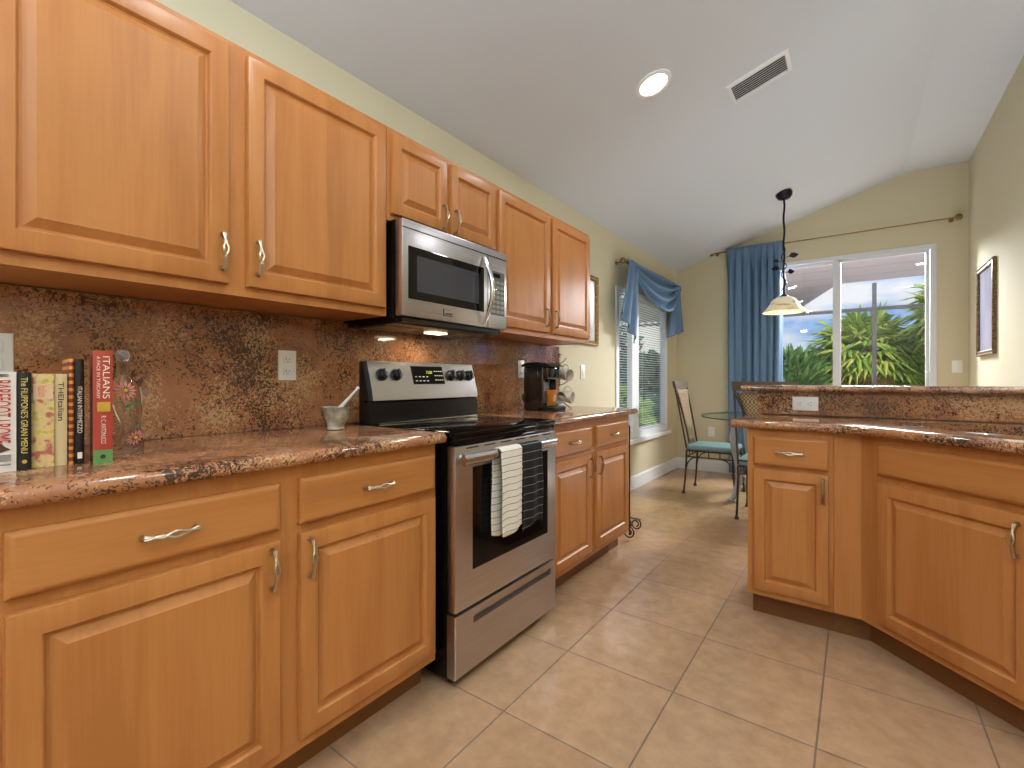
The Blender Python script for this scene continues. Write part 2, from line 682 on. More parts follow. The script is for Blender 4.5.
# left window: white frame, two sashes, sill
win = bpy.data.objects.new('window_1', None)
C.objects.link(win)
win['kind'] = 'structure'
win.location = (0, WY0, WZ0)
ym = (4.628 + 4.849) / 2 - WY0
wd, hh = WY1 - WY0, WZ1 - WZ0
f = MB()
fw = 0.065
f.box(-0.055, 0.012, 0.002, fw, 0.002, hh - 0.002)
f.box(-0.055, 0.012, wd - fw, wd - 0.002, 0.002, hh - 0.002)
f.box(-0.055, 0.012, fw, wd - fw, hh - fw, hh - 0.002)
f.box(-0.055, 0.012, fw, wd - fw, 0.002, fw)
f.build('window_frame', M['white'], win)
f = MB()
f.box(-0.05, 0.006, ym - 0.09, ym + 0.09, fw, hh - fw)
f.build('mullion', M['white'], win)
f = MB()
f.box(-0.048, -0.044, fw, ym - 0.09, fw, hh - fw)
f.box(-0.048, -0.044, ym + 0.09, wd - fw, fw, hh - fw)
f.build('glass_pane', M['glass'], win)
f = MB()
f.rbox(0.001, 0.05, -0.05, wd + 0.05, -0.045, 0.0, 0.006)
f.build('window_sill', M['white'], win)

# sliding glass door in the far wall
door = bpy.data.objects.new('door_1', None)
C.objects.link(door)
door['kind'] = 'structure'
door.location = (DX0, YF, 0)
dw = DX1 - DX0
f = MB()
f.box(0.002, 0.045, -0.008, 0.10, 0.0, DZ - 0.002)
f.box(dw - 0.045, dw - 0.002, -0.008, 0.10, 0.0, DZ - 0.002)
f.box(0.045, dw - 0.045, -0.008, 0.10, DZ - 0.04, DZ - 0.002)
f.box(0.045, dw - 0.045, 0.0, 0.10, 0.001, 0.02)
f.build('door_frame', M['alu'], door)
mx0 = 1.628 - DX0
for a, b, yy in ((0.05, mx0 + 0.07, 0.055), (mx0, dw - 0.05, 0.012)):
    f = MB()
    st = 0.055
    zz = DZ - 0.042
    f.box(a, a + (0.07 if yy < 0.03 else st), yy, yy + 0.035, 0.022, zz)
    f.box(b - (0.03 if yy < 0.03 else st), b, yy, yy + 0.035, 0.022, zz)
    f.box(a + st, b - 0.03, yy, yy + 0.035, zz - 0.03, zz)
    f.box(a + st, b - 0.03, yy, yy + 0.035, 0.022, 0.12)
    p = f.build('sliding_panel', M['alu'], door)
    g = MB()
    g.box(a + 0.04, b - 0.02, yy + 0.015, yy + 0.019, 0.1, zz - 0.02)
    g.build('glass_pane', M['glass'], p)
    if yy < 0.03:
        h = MB()
        h.rbox(b - 0.032, b - 0.006, yy - 0.022, yy + 0.001, 1.02, 1.20, 0.006)
        h.build('door_handle', M['alu'], p)


# ------------------------------------------------------------------ cabinets
def pull(mb, c, axis, L=0.1, out=0.028):
    """a cast pull: two flared feet and two strands that cross; c = centre on the face, local front is -y"""
    ax = Vector((1, 0, 0)) if axis == 'x' else Vector((0, 0, 1))
    sd = Vector((0, 0, 1)) if axis == 'x' else Vector((1, 0, 0))
    c = Vector(c)
    n = 16
    for s in (-1, 1):
        pts, rs = [], []
        for i in range(n + 1):
            t = i / n
            a = (t - 0.5) * L
            o = -out * (0.55 + 0.45 * sin(pi * t))
            wv = 0.0062 * sin(2 * pi * (t - 0.5) * 1.0 * 1.5) * s
            lens = 0.006 * max(0, cos((t - 0.5) * pi * 2.6)) * s
            pts.append(c + ax * a + Vector((0, o, 0)) + sd * (wv * 0.35 + lens))
            rs.append(0.0034 + 0.0018 * abs(2 * t - 1) ** 3)
        mb.tube(pts, rs, 6)
    for s in (-1, 1):
        e = c + ax * (s * L / 2)
        mb.tube([e + Vector((0, 0.001, 0)), e + Vector((0, -out * 0.3, 0)), e + Vector((0, -out * 0.62, 0))], [0.0075, 0.005, 0.0055], 8)


def raised_door(mb, x0, x1, z0, z1, y=0.0, t=0.02, rail=0.048):
    """raised-panel door: rounded rim, frame, groove and bevelled field; stands on y, front towards -y"""
    prof = [(0.0, 0.0), (0.0, t - 0.006), (0.002, t - 0.002), (0.007, t), (rail, t), (rail + 0.003, t - 0.003), (rail + 0.006, t - 0.011), (rail + 0.012, t - 0.012),
            (rail + 0.032, t - 0.002), (rail + 0.034, t - 0.0005), (rail + 0.038, t - 0.0005)]
    rings = []
    for i, d in prof:
        rings.append([(x0 + i, y - d, z0 + i), (x1 - i, y - d, z0 + i), (x1 - i, y - d, z1 - i), (x0 + i, y - d, z1 - i)])
    mb.rings(rings)


def slab_front(mb, x0, x1, z0, z1, y=0.0, t=0.02):
    prof = [(0, 0), (0, t - 0.008), (0.003, t - 0.004), (0.010, t), (0.014, t)]
    mb.rings([[(x0 + i, y - d, z0 + i), (x1 - i, y - d, z0 + i), (x1 - i, y - d, z1 - i), (x0 + i, y - d, z1 - i)] for i, d in prof])


def add_door(root, x0, x1, z0, z1, hx, hz, rail=0.048):
    f = MB()
    raised_door(f, x0, x1, z0, z1, rail=rail)
    d = f.build('door', M['wood_v'], root, 35)
    if hx is not None:
        h = MB()
        pull(h, (hx, -0.02, hz), 'z')
        h.build('handle', M['pewter'], d, 50)
    return d


def add_drawer(root, x0, x1, z0, z1, handle=True):
    f = MB()
    slab_front(f, x0, x1, z0, z1)
    d = f.build('drawer', M['wood_h'], root, 35)
    if handle:
        h = MB()
        pull(h, ((x0 + x1) / 2, -0.02, (z0 + z1) / 2), 'x')
        h.build('handle', M['pewter'], d, 50)
    return d


R90 = pi / 2
BASE_TOP, CT = 0.889, 0.927
# base cabinets of the left run; local x runs along the wall (+Y), local -y faces the room (+X)
r = thing('base_cabinet', 'long maple base cabinet with two drawers over two doors, left of the range', 'cabinet', (0.61, 0.085, 0), R90)
f = MB()
f.box(0, 1.133, 0, 0.588, 0.11, BASE_TOP)
f.build('carcass', M['wood_v'], r)
f = MB()
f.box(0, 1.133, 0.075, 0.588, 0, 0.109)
f.build('toe_kick', M['wood_dark'], r)
o = 0.085
add_drawer(r, 0.138 - o, 0.637 - o, 0.727, 0.848)
add_drawer(r, 0.692 - o, 1.204 - o, 0.728, 0.852)
add_door(r, 0.138 - o, 0.637 - o, 0.146, 0.700, 0.612 - o, 0.634)
add_door(r, 0.692 - o, 1.204 - o, 0.146, 0.703, 0.717 - o, 0.634)

r = thing('base_cabinet', 'maple base cabinet between the range and the window, coffee maker on its counter', 'cabinet', (0.61, 1.968, 0), R90)
W = 3.035 - 1.968
f = MB()
f.box(0, W, 0, 0.588, 0.11, BASE_TOP)
f.build('carcass', M['wood_v'], r)
f = MB()
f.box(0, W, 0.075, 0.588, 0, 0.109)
f.build('toe_kick', M['wood_dark'], r)
for a, b, hx in ((2.012, 2.452, 2.425), (2.512, 2.985, 2.540)):
    add_drawer(r, a - 1.968, b - 1.968, 0.722, 0.853)
    add_door(r, a - 1.968, b - 1.968, 0.146, 0.700, hx - 1.968, 0.625)

# wall cabinets
UZ0, UZ1 = 1.372, 2.130


def wall_cabinet(y0, y1, z0, doors, label, cat='cabinet', rail=0.048):
    r = thing('wall_cabinet', label, cat, (0.33, y0, z0), R90)
    w = y1 - y0
    f = MB()
    # sides, floor set up a little behind the face frame, top and frame
    f.box(0, 0.018, 0.019, 0.328, 0, UZ1 - z0)
    f.box(w - 0.018, w, 0.019, 0.328, 0, UZ1 - z0)
    f.box(0.018, w - 0.018, 0.019, 0.328, 0.003, 0.02)
    f.box(0.018, w - 0.018, 0.019, 0.328, UZ1 - z0 - 0.018, UZ1 - z0)
    f.box(0.018, w - 0.018, 0.310, 0.328, 0.04, UZ1 - z0 - 0.018)
    f.build('carcass', M['wood_v'], r)
    f = MB()
    f.box(0, w, 0, 0.019, 0, 0.04)
    f.box(0, w, 0, 0.019, UZ1 - z0 - 0.04, UZ1 - z0)
    f.box(0, 0.045, 0, 0.019, 0.04, UZ1 - z0 - 0.04)
    f.box(w - 0.045, w, 0, 0.019, 0.04, UZ1 - z0 - 0.04)
    m = (doors[0][1] + doors[1][0]) / 2 - y0
    f.box(m - 0.04, m + 0.04, 0, 0.019, 0.04, UZ1 - z0 - 0.04)
    f.build('face_frame', M['wood_v'], r)
    for a, b, hx, hz in doors:
        add_door(r, a - y0, b - y0, doors_z0 - z0, 2.106 - z0, hx - y0, hz - z0, rail)
    return r


doors_z0 = 1.402
wall_cabinet(0.085, 1.226, UZ0, [(0.139, 0.630, 0.610, 1.492), (0.684, 1.211, 0.712, 1.492)],
             'large maple wall cabinet with two wide doors, left of the microwave')
doors_z0 = 1.784
wall_cabinet(1.228, 1.934, 1.757, [(1.245, 1.560, 1.532, 1.846), (1.588, 1.918, 1.612, 1.846)],
             'short maple wall cabinet directly above the microwave', rail=0.045)
doors_z0 = 1.402
wall_cabinet(1.936, 3.012, UZ0, [(1.952, 2.462, 2.412, 1.490), (2.496, 2.995, 2.520, 1.490)],
             'tall maple wall cabinet with two doors, right of the microwave above the coffee maker')

# granite: counters, backsplash
def nose_poly(d, t=0.038, r=0.017):
    """side outline (depth, z) of a counter with a full bullnose front at depth d"""
    p = [(0.003, 0.0)]
    n = 8
    for i in range(n + 1):
        a = -pi / 2 + pi * i / n
        p.append((d - t / 2 + cos(a) * t / 2, t / 2 + sin(a) * t / 2))
    p.append((0.003, t))
    return p


def counter(name, y0, y1, d, label):
    f = MB()
    poly = nose_poly(d, CT - BASE_TOP - 0.001)
    m = Matrix(((1, 0, 0, 0), (0, 0, 1, 0), (0, 1, 0, 0.89), (0, 0, 0, 1)))
    f.prism(poly, y0, y1, m)
    o = f.build(name, M['granite'], None, 40)
    return tag(o, label, 'countertop')


counter('granite_countertop', 0.05, 1.237, 0.650, 'speckled brown granite countertop left of the range, books standing on it')
counter('granite_countertop', 1.960, 3.10, 0.650, 'speckled brown granite countertop right of the range under the coffee maker')
f = MB()
f.box(0.001, 0.02, 0.05, 3.14, CT + 0.001, UZ0 - 0.001)
tag(f.build('backsplash', M['granite']), 'polished granite backsplash slab along the left wall under the wall cabinets', 'backsplash')

# peninsula: drawer cabinet, corner sink cabinet, counter, raised bar
r = thing('base_cabinet', 'narrow maple peninsula cabinet with one drawer over one door, next to the dining nook', 'cabinet', (1.412, 2.50, 0), 0)
f = MB()
f.box(0, 0.334, 0, 0.515, 0.11, BASE_TOP)
f.build('carcass', M['wood_v'], r)
f = MB()
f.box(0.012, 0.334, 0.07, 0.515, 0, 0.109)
f.build('toe_kick', M['wood_dark'], r)
add_drawer(r, 0.026, 0.318, 0.722, 0.855)
add_door(r, 0.026, 0.318, 0.140, 0.705, 0.298, 0.632, 0.045)

r = thing('corner_sink_cabinet', 'maple corner sink cabinet set at an angle with a wide false drawer front', 'cabinet', (1.842, 2.50, 0), -pi / 4)
K = sqrt(0.5)


def to_diag(x, y):   # world offset from the corner -> cabinet local
    dx, dy = x - 1.842, y - 2.5
    return (K * (dx - dy), K * (dx + dy))


DL = 0.95
endx, endy = 1.842 + DL * K, 2.5 - DL * K
f = MB()
poly = [(1.7475, 2.50), (1.842, 2.50), (endx, endy), (endx + 0.25, endy), (endx + 0.25, 3.015), (1.7475, 3.015)]
f.prism([to_diag(*p) for p in poly], 0.11, 0.66)
# upper part of the carcass is open for the basin
for a in ([(1.7475, 2.50), (1.842, 2.50), (1.842, 3.015), (1.7475, 3.015)],
          [(1.842, 2.50), (endx, endy), (endx + 0.014, endy + 0.014), (1.842, 2.5283)],
          [(endx + 0.02, endy), (endx + 0.25, endy), (endx + 0.25, endy + 0.02), (endx + 0.02, endy + 0.02)]):
    f.prism([to_diag(*p) for p in a], 0.66, BASE_TOP)
f.build('carcass', M['wood_v'], r)
f = MB()
q = 0.075
poly = [(1.7475, 2.57), (1.842 + q * 0.414, 2.57), (endx + 0.06, endy + 0.04), (endx + 0.25, endy + 0.04), (endx + 0.25, 3.0), (1.7475, 3.0)]
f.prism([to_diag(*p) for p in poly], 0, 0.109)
f.build('toe_kick', M['wood_dark'], r)
add_drawer(r, 0.084, 0.915, 0.737, 0.858, False)
add_door(r, 0.084, 0.594, 0.142, 0.708, 0.552, 0.630)
add_door(r, 0.614, 0.915, 0.142, 0.708, 0.640, 0.630)

# peninsula counter: outline with a concave sweep, corner sink cut out, bullnosed edge
def rounded_rect(cx, cy, hx, hy, rad, n=6):
    out = []
    for sx, sy, a0 in ((1, 1, 0), (-1, 1, 90), (-1, -1, 180), (1, -1, 270)):
        for i in range(n + 1):
            a = radians(a0 + 90 * i / n)
            out.append((cx + sx * (hx - rad) + rad * cos(a), cy + sy * (hy - rad) + rad * sin(a)))
    return out


def diag_world(l, d):
    return (1.842 + K * (l + d), 2.5 + K * (-l + d))


sink_c = (0.36, 0.365)
sink_outline = [diag_world(x, y) for x, y in rounded_rect(sink_c[0], sink_c[1], 0.42, 0.235, 0.15)]
front = [(1.337 + 0.012, 2.462)]
for i in range(9):   # quadratic sweep from the straight front to the angled front
    t = i / 8
    a, b, c = Vector((1.64, 2.462)), Vector((1.842, 2.462)), Vector(diag_world(0.20, -0.036))
    p = a * (1 - t) ** 2 + b * 2 * t * (1 - t) + c * t * t
    front.append((p.x, p.y))
front += [diag_world(DL, -0.036), (2.79, 1.80), (2.79, 3.018), (1.337, 3.018), (1.337, 2.474)]


def counter_with_hole(name, outer, hole, z0, z1, label):
    """slab with a hole: bullnose profile on the outer edge by rings, top and bottom bridged to the hole"""
    t = bmesh.new()

    def fillface(z, inset):
        vo = [t.verts.new((x, y, z)) for x, y in inset]
        vi = [t.verts.new((x, y, z)) for x, y in hole]
        ed = [t.edges.new((vo[i], vo[(i + 1) % len(vo)])) for i in range(len(vo))]
        ei = [t.edges.new((vi[i], vi[(i + 1) % len(vi)])) for i in range(len(vi))]
        bmesh.ops.triangle_fill(t, use_beauty=True, use_dissolve=False, edges=ed + ei)
        return vo, vi

    def inset_poly(poly, d):
        n = len(poly)
        out = []
        for i in range(n):
            p0, p1, p2 = Vector(poly[i - 1]), Vector(poly[i]), Vector(poly[(i + 1) % n])
            e1, e2 = (p1 - p0).normalized(), (p2 - p1).normalized()
            n1, n2 = Vector((-e1.y, e1.x)), Vector((-e2.y, e2.x))
            b = (n1 + n2)
            b = b / max(0.3, b.dot(n1))
            out.append(tuple(p1 + b * d))
        return out
    th = z1 - z0
    prof = [(th / 2 * (1 - cos(a)), z0 + th / 2 + th / 2 * sin(a)) for a in [(-pi / 2 + pi * i / 8) for i in range(9)]]
    # prof inset measured from the outermost point
    rings = []
    for i, (d, z) in enumerate(prof):
        a = -pi / 2 + pi * i / 8
        rings.append((th / 2 * (1 - cos(a)), z))
    bot, hb = fillface(z0, inset_poly(outer, rings[0][0]))
    top, ht = fillface(z1, inset_poly(outer, rings[-1][0]))
    prev = bot
    for d, z in rings[1:-1]:
        cur = [t.verts.new((x, y, z)) for x, y in inset_poly(outer, d)]
        for i in range(len(cur)):
            t.faces.new([prev[i], prev[(i + 1) % len(cur)], cur[(i + 1) % len(cur)], cur[i]])
        prev = cur
    for i in range(len(top)):
        t.faces.new([prev[i], prev[(i + 1) % len(top)], top[(i + 1) % len(top)], top[i]])
    for i in range(len(hb)):
        t.faces.new([hb[i], ht[i], ht[(i + 1) % len(hb)], hb[(i + 1) % len(hb)]])
    m = MB()
    m.bm.free()
    m.bm = t
    o = m.build(name, M['granite'], None, 40)
    return tag(o, label, 'countertop')


counter_with_hole('granite_countertop', front, sink_outline, 0.890, 0.928, 'speckled brown granite peninsula countertop with a curved front and a sink cut-out')

r = thing('kitchen_sink', 'stainless steel sink set under the peninsula countertop', 'sink', (*diag_world(*sink_c), 0.69), -pi / 4)
f = MB()
prof = [(0.445, 0.26, 0.16, 0.199), (0.422, 0.237, 0.15, 0.199), (0.418, 0.233, 0.148, 0.19), (0.41, 0.225, 0.14, 0.03), (0.38, 0.195, 0.11, 0.004), (0.06, 0.05, 0.045, 0.0)]
f.rings([[(x, y, z) for x, y in rounded_rect(0, 0, a, b, rr)] for a, b, rr, z in prof], True, False, True)
f.build('basin', M['chrome'], r, 50)
f = MB()
f.lathe([(0.045, 0.003), (0.045, 0.006), (0.03, 0.005), (0.012, 0.002)], 20)
f.build('drain', M['steel'], r, 40)

# raised bar: knee wall faced with granite, bar slab
f = MB()
f.box(1.392, XK2 - 0.01, 3.045, 3.17, 0, 1.052)
o = f.build('trim_1', M['wall'])
o['kind'] = 'structure'
f = MB()
f.box(1.376, 2.80, 3.021, 3.043, 0.930, 1.052)
tag(f.build('bar_backsplash', M['granite']), 'low granite backsplash strip behind the sink below the raised bar', 'backsplash')
f = MB()
poly = nose_poly(0.001)
t0 = 0.034
pf = [(2.975 + t0 / 2 - cos(a) * t0 / 2, t0 / 2 + sin(a) * t0 / 2) for a in [(-pi / 2 + pi * i / 8) for i in range(9)]]
pf2 = [(3.40 - t0 / 2 + cos(a) * t0 / 2, t0 / 2 + sin(a) * t0 / 2) for a in [(pi / 2 - pi * i / 8) for i in range(9)]]
m = Matrix(((0, 0, 1, 0), (1, 0, 0, 0), (0, 1, 0, 1.054), (0, 0, 0, 1)))
f.prism(pf + pf2, 1.300, XK2 - 0.02, m)
tag(f.build('granite_bar_top', M['granite'], None, 40), 'raised granite bar top over the peninsula facing the dining nook', 'bar top')

# ------------------------------------------------------------------ the range
SY0, SY1 = 1.246, 1.950
SW = SY1 - SY0
r = thing('range', 'stainless steel and black electric range with a glass cooktop', 'stove', (0.64, SY0, 0), R90)
# local: x along the wall, y = depth behind the body front (front at y=0), door stands out to y=-0.043
f = MB()
f.box(0, SW, 0, 0.58, 0.035, 0.905)
f.box(0, SW, 0.44, 0.51, 0.905, 1.02)
f.prism([(-0.0, 0.0), (0, 0)][:0] or [(0.47, 1.02), (0.51, 1.02), (0.51, 1.195), (0.495, 1.195)], 0, SW, Matrix(((0, 0, 1, 0), (1, 0, 0, 0), (0, 1, 0, 0), (0, 0, 0, 1))))
f.build('body', M['black'], r)
f = MB()
f.rbox(0.0, SW, -0.043, 0.44, 0.9065, 0.930, 0.006)
f.rbox(0.002, SW - 0.002, -0.038, -0.002, 0.882, 0.906, 0.004)
ck = f.build('cooktop', M['black_glass'], r, 40)
f = MB()
f.box(0.03, SW - 0.03, 0.415, 0.436, 0.9305, 0.936)
f.build('vent_trim', M['chrome'], ck)
for bx, by, br in ((0.19, 0.10, 0.105), (0.52, 0.10, 0.085), (0.19, 0.31, 0.075), (0.52, 0.31, 0.10)):
    f = MB()
    for rr in (br, br * 0.62):
        f.rings([[(bx + q * cos(a), by + q * sin(a), z) for a in [2 * pi * k / 40 for k in range(40)]] for q, z in ((rr - 0.002, 0.9302), (rr - 0.002, 0.9304), (rr, 0.9304), (rr, 0.9302))], True, False, False)
    f.build('burner_ring', M['grey_screen'], ck)
# stainless control panel, tilted face and folded lower lip
YX = Matrix(((0, 0, 1, 0), (1, 0, 0, 0), (0, 1, 0, 0), (0, 0, 0, 1)))     # prism polygon (y, z), extruded along x
f = MB()
f.prism([(0.440, 1.030), (0.445, 1.068), (0.483, 1.200), (0.50, 1.203), (0.50, 1.030)], 0.018, SW + 0.002, YX)
cp = f.build('control_panel', M['steel_h'], r, 20)
f = MB()
f.prism([(0.446, 1.031), (0.451, 1.068), (0.488, 1.198), (0.50, 1.201), (0.50, 1.031)], -0.001, 0.0175, YX)
f.build('end_cap', M['black_plastic'], r, 20)
ta = math.atan2(0.483 - 0.445, 1.200 - 1.068)
nrm = Vector((0, -cos(ta), sin(ta)))
upv = Vector((0, sin(ta), cos(ta)))


def on_panel(x, s):   # s: 0 at the fold, 1 at the top
    return Vector((x, 0.445 + 0.038 * s, 1.068 + 0.132 * s))


f = MB()
c0 = on_panel(0.364, 0.55)
m = basis(c0, (1, 0, 0), upv, nrm)
t = bmesh.new()
bmesh.ops.create_cube(t, size=1)
for v in t.verts:
    v.co = Vector((v.co.x * 0.205, v.co.y * 0.088, v.co.z * 0.004))
f.join(t, m)
dsp = f.build('display', M['black_glass'], cp)
M['lcd'] = mat('lcd_digits', '202408', 0.4, emis='c8d84a', estr=0.9)
M['legend'] = mat('grey_legend', 'b8b8b8', 0.5)
lettering('clock_digits', '12:00', 0.036, 0.014, M['lcd'], dsp, basis(c0 + nrm * 0.0026 + upv * 0.014 + Vector((0.008, 0, 0)), (1, 0, 0), upv, nrm))
for i in range(4):
    for j in range(3):
        f = MB()
        t = bmesh.new()
        bmesh.ops.create_cube(t, size=1)
        for v in t.verts:
            v.co = Vector((v.co.x * 0.009, v.co.y * 0.004, v.co.z * 0.001))
        f.join(t, basis(c0 + nrm * 0.0022 + upv * (-0.024 + j * 0.022) + Vector((0.045 + i * 0.015, 0, 0)), (1, 0, 0), upv, nrm))
        f.build('key_legend', M['legend'], dsp)
for i in range(4):
    for j in range(2):
        f = MB()
        t = bmesh.new()
        bmesh.ops.create_cube(t, size=1)
        for v in t.verts:
            v.co = Vector((v.co.x * 0.011, v.co.y * 0.0045, v.co.z * 0.001))
        f.join(t, basis(c0 + nrm * 0.0022 + upv * (-0.028 + j * 0.02) + Vector((-0.083 + i * 0.024, 0, 0)), (1, 0, 0), upv, nrm))
        f.build('key_legend', M['legend'], dsp)
for kx in (0.084, 0.164, 0.520, 0.592, 0.658):
    f = MB()
    m = basis(on_panel(kx, 0.55), (1, 0, 0), upv, nrm)
    f.lathe([(0.027, 0.0005), (0.027, 0.006), (0.023, 0.008), (0.021, 0.022), (0.018, 0.024)], 24, mtx=m)
    t = bmesh.new()
    bmesh.ops.create_cube(t, size=1)
    for v in t.verts:
        v.co = Vector((v.co.x * 0.009, v.co.y * 0.044, 0.026 + v.co.z * 0.012))
    bmesh.ops.bevel(t, geom=list(t.edges), offset=0.002, segments=1, affect='EDGES')
    f.join(t, m)
    f.build('knob', M['black_plastic'], cp, 35)
f = MB()
f.rbox(0.004, SW - 0.004, 0.446, 0.466, 0.931, 1.029, 0.004)
f.build('backguard', M['black_glass'], r)
# oven door with window, handle
f = MB()
f.rbox(0.0, SW, -0.043, -0.002, 0.280, 0.878, 0.005)
dr = f.build('oven_door', M['steel'], r, 40)
f = MB()
f.rbox(0.095, SW - 0.075, -0.0455, -0.040, 0.413, 0.795, 0.002)
dw_ = f.build('door_window', M['black_glass'], dr)
for i in range(6):
    f = MB()
    f.box(0.06 + i * 0.105, 0.13 + i * 0.105, -0.0436, -0.042, 0.8655, 0.8705)
    f.build('vent_slot', M['slot'], dr)
f = MB()
f.tube([(0.012, -0.072, 0.832), (SW - 0.052, -0.072, 0.832)], 0.020, 16, True, (0.65, 1.0))
for x in (0.035, SW - 0.075):
    f.tube([(x, -0.042, 0.836), (x, -0.056, 0.834), (x, -0.07, 0.832)], [0.016, 0.013, 0.012], 10)
f.build('door_handle', M['steel_h'], dr, 40)
# storage drawer with a recessed grip
f = MB()
z0, z1 = 0.042, 0.270
gx0, gx1, gz0, gz1 = 0.10, SW - 0.045, 0.212, 0.240
outer = [(0.0, z0), (SW, z0), (SW, z1), (0.0, z1)]
inner = [(gx0, gz0), (gx1, gz0), (gx1, gz1), (gx0, gz1)]
f.rings([[(x, -0.002, z) for x, z in outer], [(x, -0.039, z) for x, z in outer],
         [(x + (0.004 if x == 0 else -0.004), -0.043, z + (0.004 if z == z0 else -0.0008)) for x, z in outer],
         [(x, -0.043, z) for x, z in inner], [(x, -0.020, z + 0.006) for x, z in inner]])
f.build('storage_drawer', M['steel'], r, 40)
for x in (0.05, SW - 0.05):
    for y in (0.02, 0.55):
        f = MB()
        f.lathe([(0.016, 0), (0.018, 0.004), (0.012, 0.012), (0.010, 0.034)], 12, (x, y, 0))
        f.build('foot', M['black_plastic'], r)

# towels over the oven handle
M['towel_w'] = stripe_mat('white_towel_cloth', 'e4dccb', '57504a', 2, 0.0262, 0.0022)
M['towel_k'] = stripe_mat('black_towel_cloth', '0b0a0b', '8a827a', 2, 0.034, 0.0022)


def towel(y0, y1, z_front, z_back, m, label, fold):
    hx, hz, hr = 0.64 + 0.072, 0.832, 0.0225
    path = []
    nz = 26
    for i in range(nz + 1):
        path.append((hx - hr + 0.006, z_back + (hz - z_back) * i / nz))
    for i in range(1, 8):
        a = pi - pi * i / 8
        path.append((hx + (hr - 0.005) * cos(a), hz + hr * sin(a)))
    for i in range(nz + 1):
        path.append((hx + hr - 0.006 + 0.004 * sin(i / nz * 2.2), hz + (z_front - hz) * i / nz))
    n = len(path)

    def fn(u, v):
        i = min(n - 1, int(round(u * (n - 1))))
        x, z = path[i]
        drop = max(0, hz - z)
        y = y0 + (y1 - y0) * (v + 0.02 * sin(z * 18 + fold) * min(1, drop * 6))
        s = 1 if i > n / 2 else -1
        off = s * (0.0045 + 0.0045 * cos(v * 2 * pi * 1.5 + fold) * min(1, drop * 7) + 0.0016 * cos(z * 2 * pi / 0.0262))
        w = (z_front if s > 0 else z_back)
        zz = z - (0.012 * sin(v * 4 + fold) * min(1, drop / 0.2))
        return Vector((x + off, y, zz))
    f = MB()
    f.grid(n - 1, 18, fn)
    o = f.build('dish_towel', m, None, 60, recalc=False)
    sd = o.modifiers.new('thickness', 'SOLIDIFY')
    sd.thickness = 0.004
    sd.offset = 0
    return tag(o, label, 'towel', 'dish towels on the oven handle')


towel(1.452, 1.592, 0.520, 0.515, M['towel_w'], 'white striped dish towel hanging on the oven handle', 0.4)
towel(1.598, 1.745, 0.508, 0.56, M['towel_k'], 'black striped dish towel hanging on the oven handle', 2.0)

# ------------------------------------------------------------------ microwave over the range
r = thing('microwave', 'stainless over-the-range microwave hanging below the short wall cabinet', 'microwave', (0.365, 1.240, 1.366), R90)
MW, MH = 0.690, 0.389
f = MB()
f.box(0, MW, 0, 0.340, 0.0, MH)
f.build('body', M['black'], r)
f = MB()
f.rbox(0, MW, -0.045, -0.001, 0.004, MH, 0.006)
fr = f.build('front_frame', M['steel'], r, 40)
f = MB()
f.box(0.0005, MW - 0.0005, -0.0465, -0.0445, MH - 0.038, MH - 0.034)
f.box(0.535, 0.537, -0.0465, -0.0445, 0.006, MH - 0.038)
f.build('seam', M['slot'], fr)
f = MB()
f.rbox(0.030, 0.505, -0.0475, -0.040, 0.075, 0.285, 0.002)
wn_ = f.build('door_window', M['black_glass'], fr)
f = MB()
f.box(0.075, 0.465, -0.0482, -0.046, 0.108, 0.252)
f.build('window_screen', M['grey_screen'], wn_)
f = MB()
pts, rs = [], []
for i in range(17):
    t = i / 16
    pts.append((0.502, -0.050 - 0.052 * sin(pi * t), 0.016 + 0.318 * t))
    rs.append(0.010 + 0.004 * sin(pi * t))
f.tube(pts, rs, 10, True, (1.0, 0.75))
f.build('handle', M['chrome'], fr, 50)
M['keypad'] = mat('keypad_grey', '56564e', 0.4)
M['key'] = mat('key_legend_grey', '8b8a80', 0.5)
f = MB()
f.rbox(0.556, 0.668, -0.0475, -0.040, 0.070, 0.285, 0.002)
kp = f.build('keypad', M['keypad'], fr)
for i in range(3):
    for j in range(7):
        f = MB()
        f.box(0.566 + i * 0.034, 0.592 + i * 0.034, -0.0480, -0.047, 0.080 + j * 0.024, 0.094 + j * 0.024)
        f.build('key', M['key'], kp)
f = MB()
f.box(0.57, 0.63, -0.0482, -0.047, 0.255, 0.275)
f.build('display', M['black_glass'], kp)
f = MB()
f.box(0.228, 0.234, -0.0462, -0.045, 0.028, 0.058)
f.box(0.234, 0.285, -0.0462, -0.045, 0.028, 0.031)
f.box(0.240, 0.275, -0.0458, -0.045, 0.054, 0.056)
for i in range(6):
    f.box(0.242 + i * 0.0075, 0.247 + i * 0.0075, -0.0460, -0.045, 0.034, 0.042)
f.build('emblem', M['slot'], fr)
f = MB()
f.box(0.006, MW - 0.006, 0.005, 0.315, -0.022, -0.001)
f.box(0.012, MW - 0.05, -0.03, 0.004, -0.016, -0.001)
hd = f.build('hood_underside', M['black'], r)
M['filter'] = noise_mat('grease_filter', [(0.3, '5c5852'), (0.7, '8c867c')], 200, 0.4, metal=0.8)
for a, b in ((0.03, 0.22), (0.50, 0.67)):
    f = MB()
    f.box(a, b, 0.09, 0.27, -0.0255, -0.0215)
    f.build('grease_filter', M['filter'], hd)
f = MB()
f.rbox(0.34, 0.44, 0.13, 0.19, -0.0265, -0.0215, 0.002)
f.build('hood_lamp', M['hood_lamp'], hd)
area_light('hood_lamp_light', (0.205, 1.63, 1.333), 0.09, 1.3, (1, 0.82, 0.6), (0.0, 0, -1), 'RECTANGLE', 0.06)

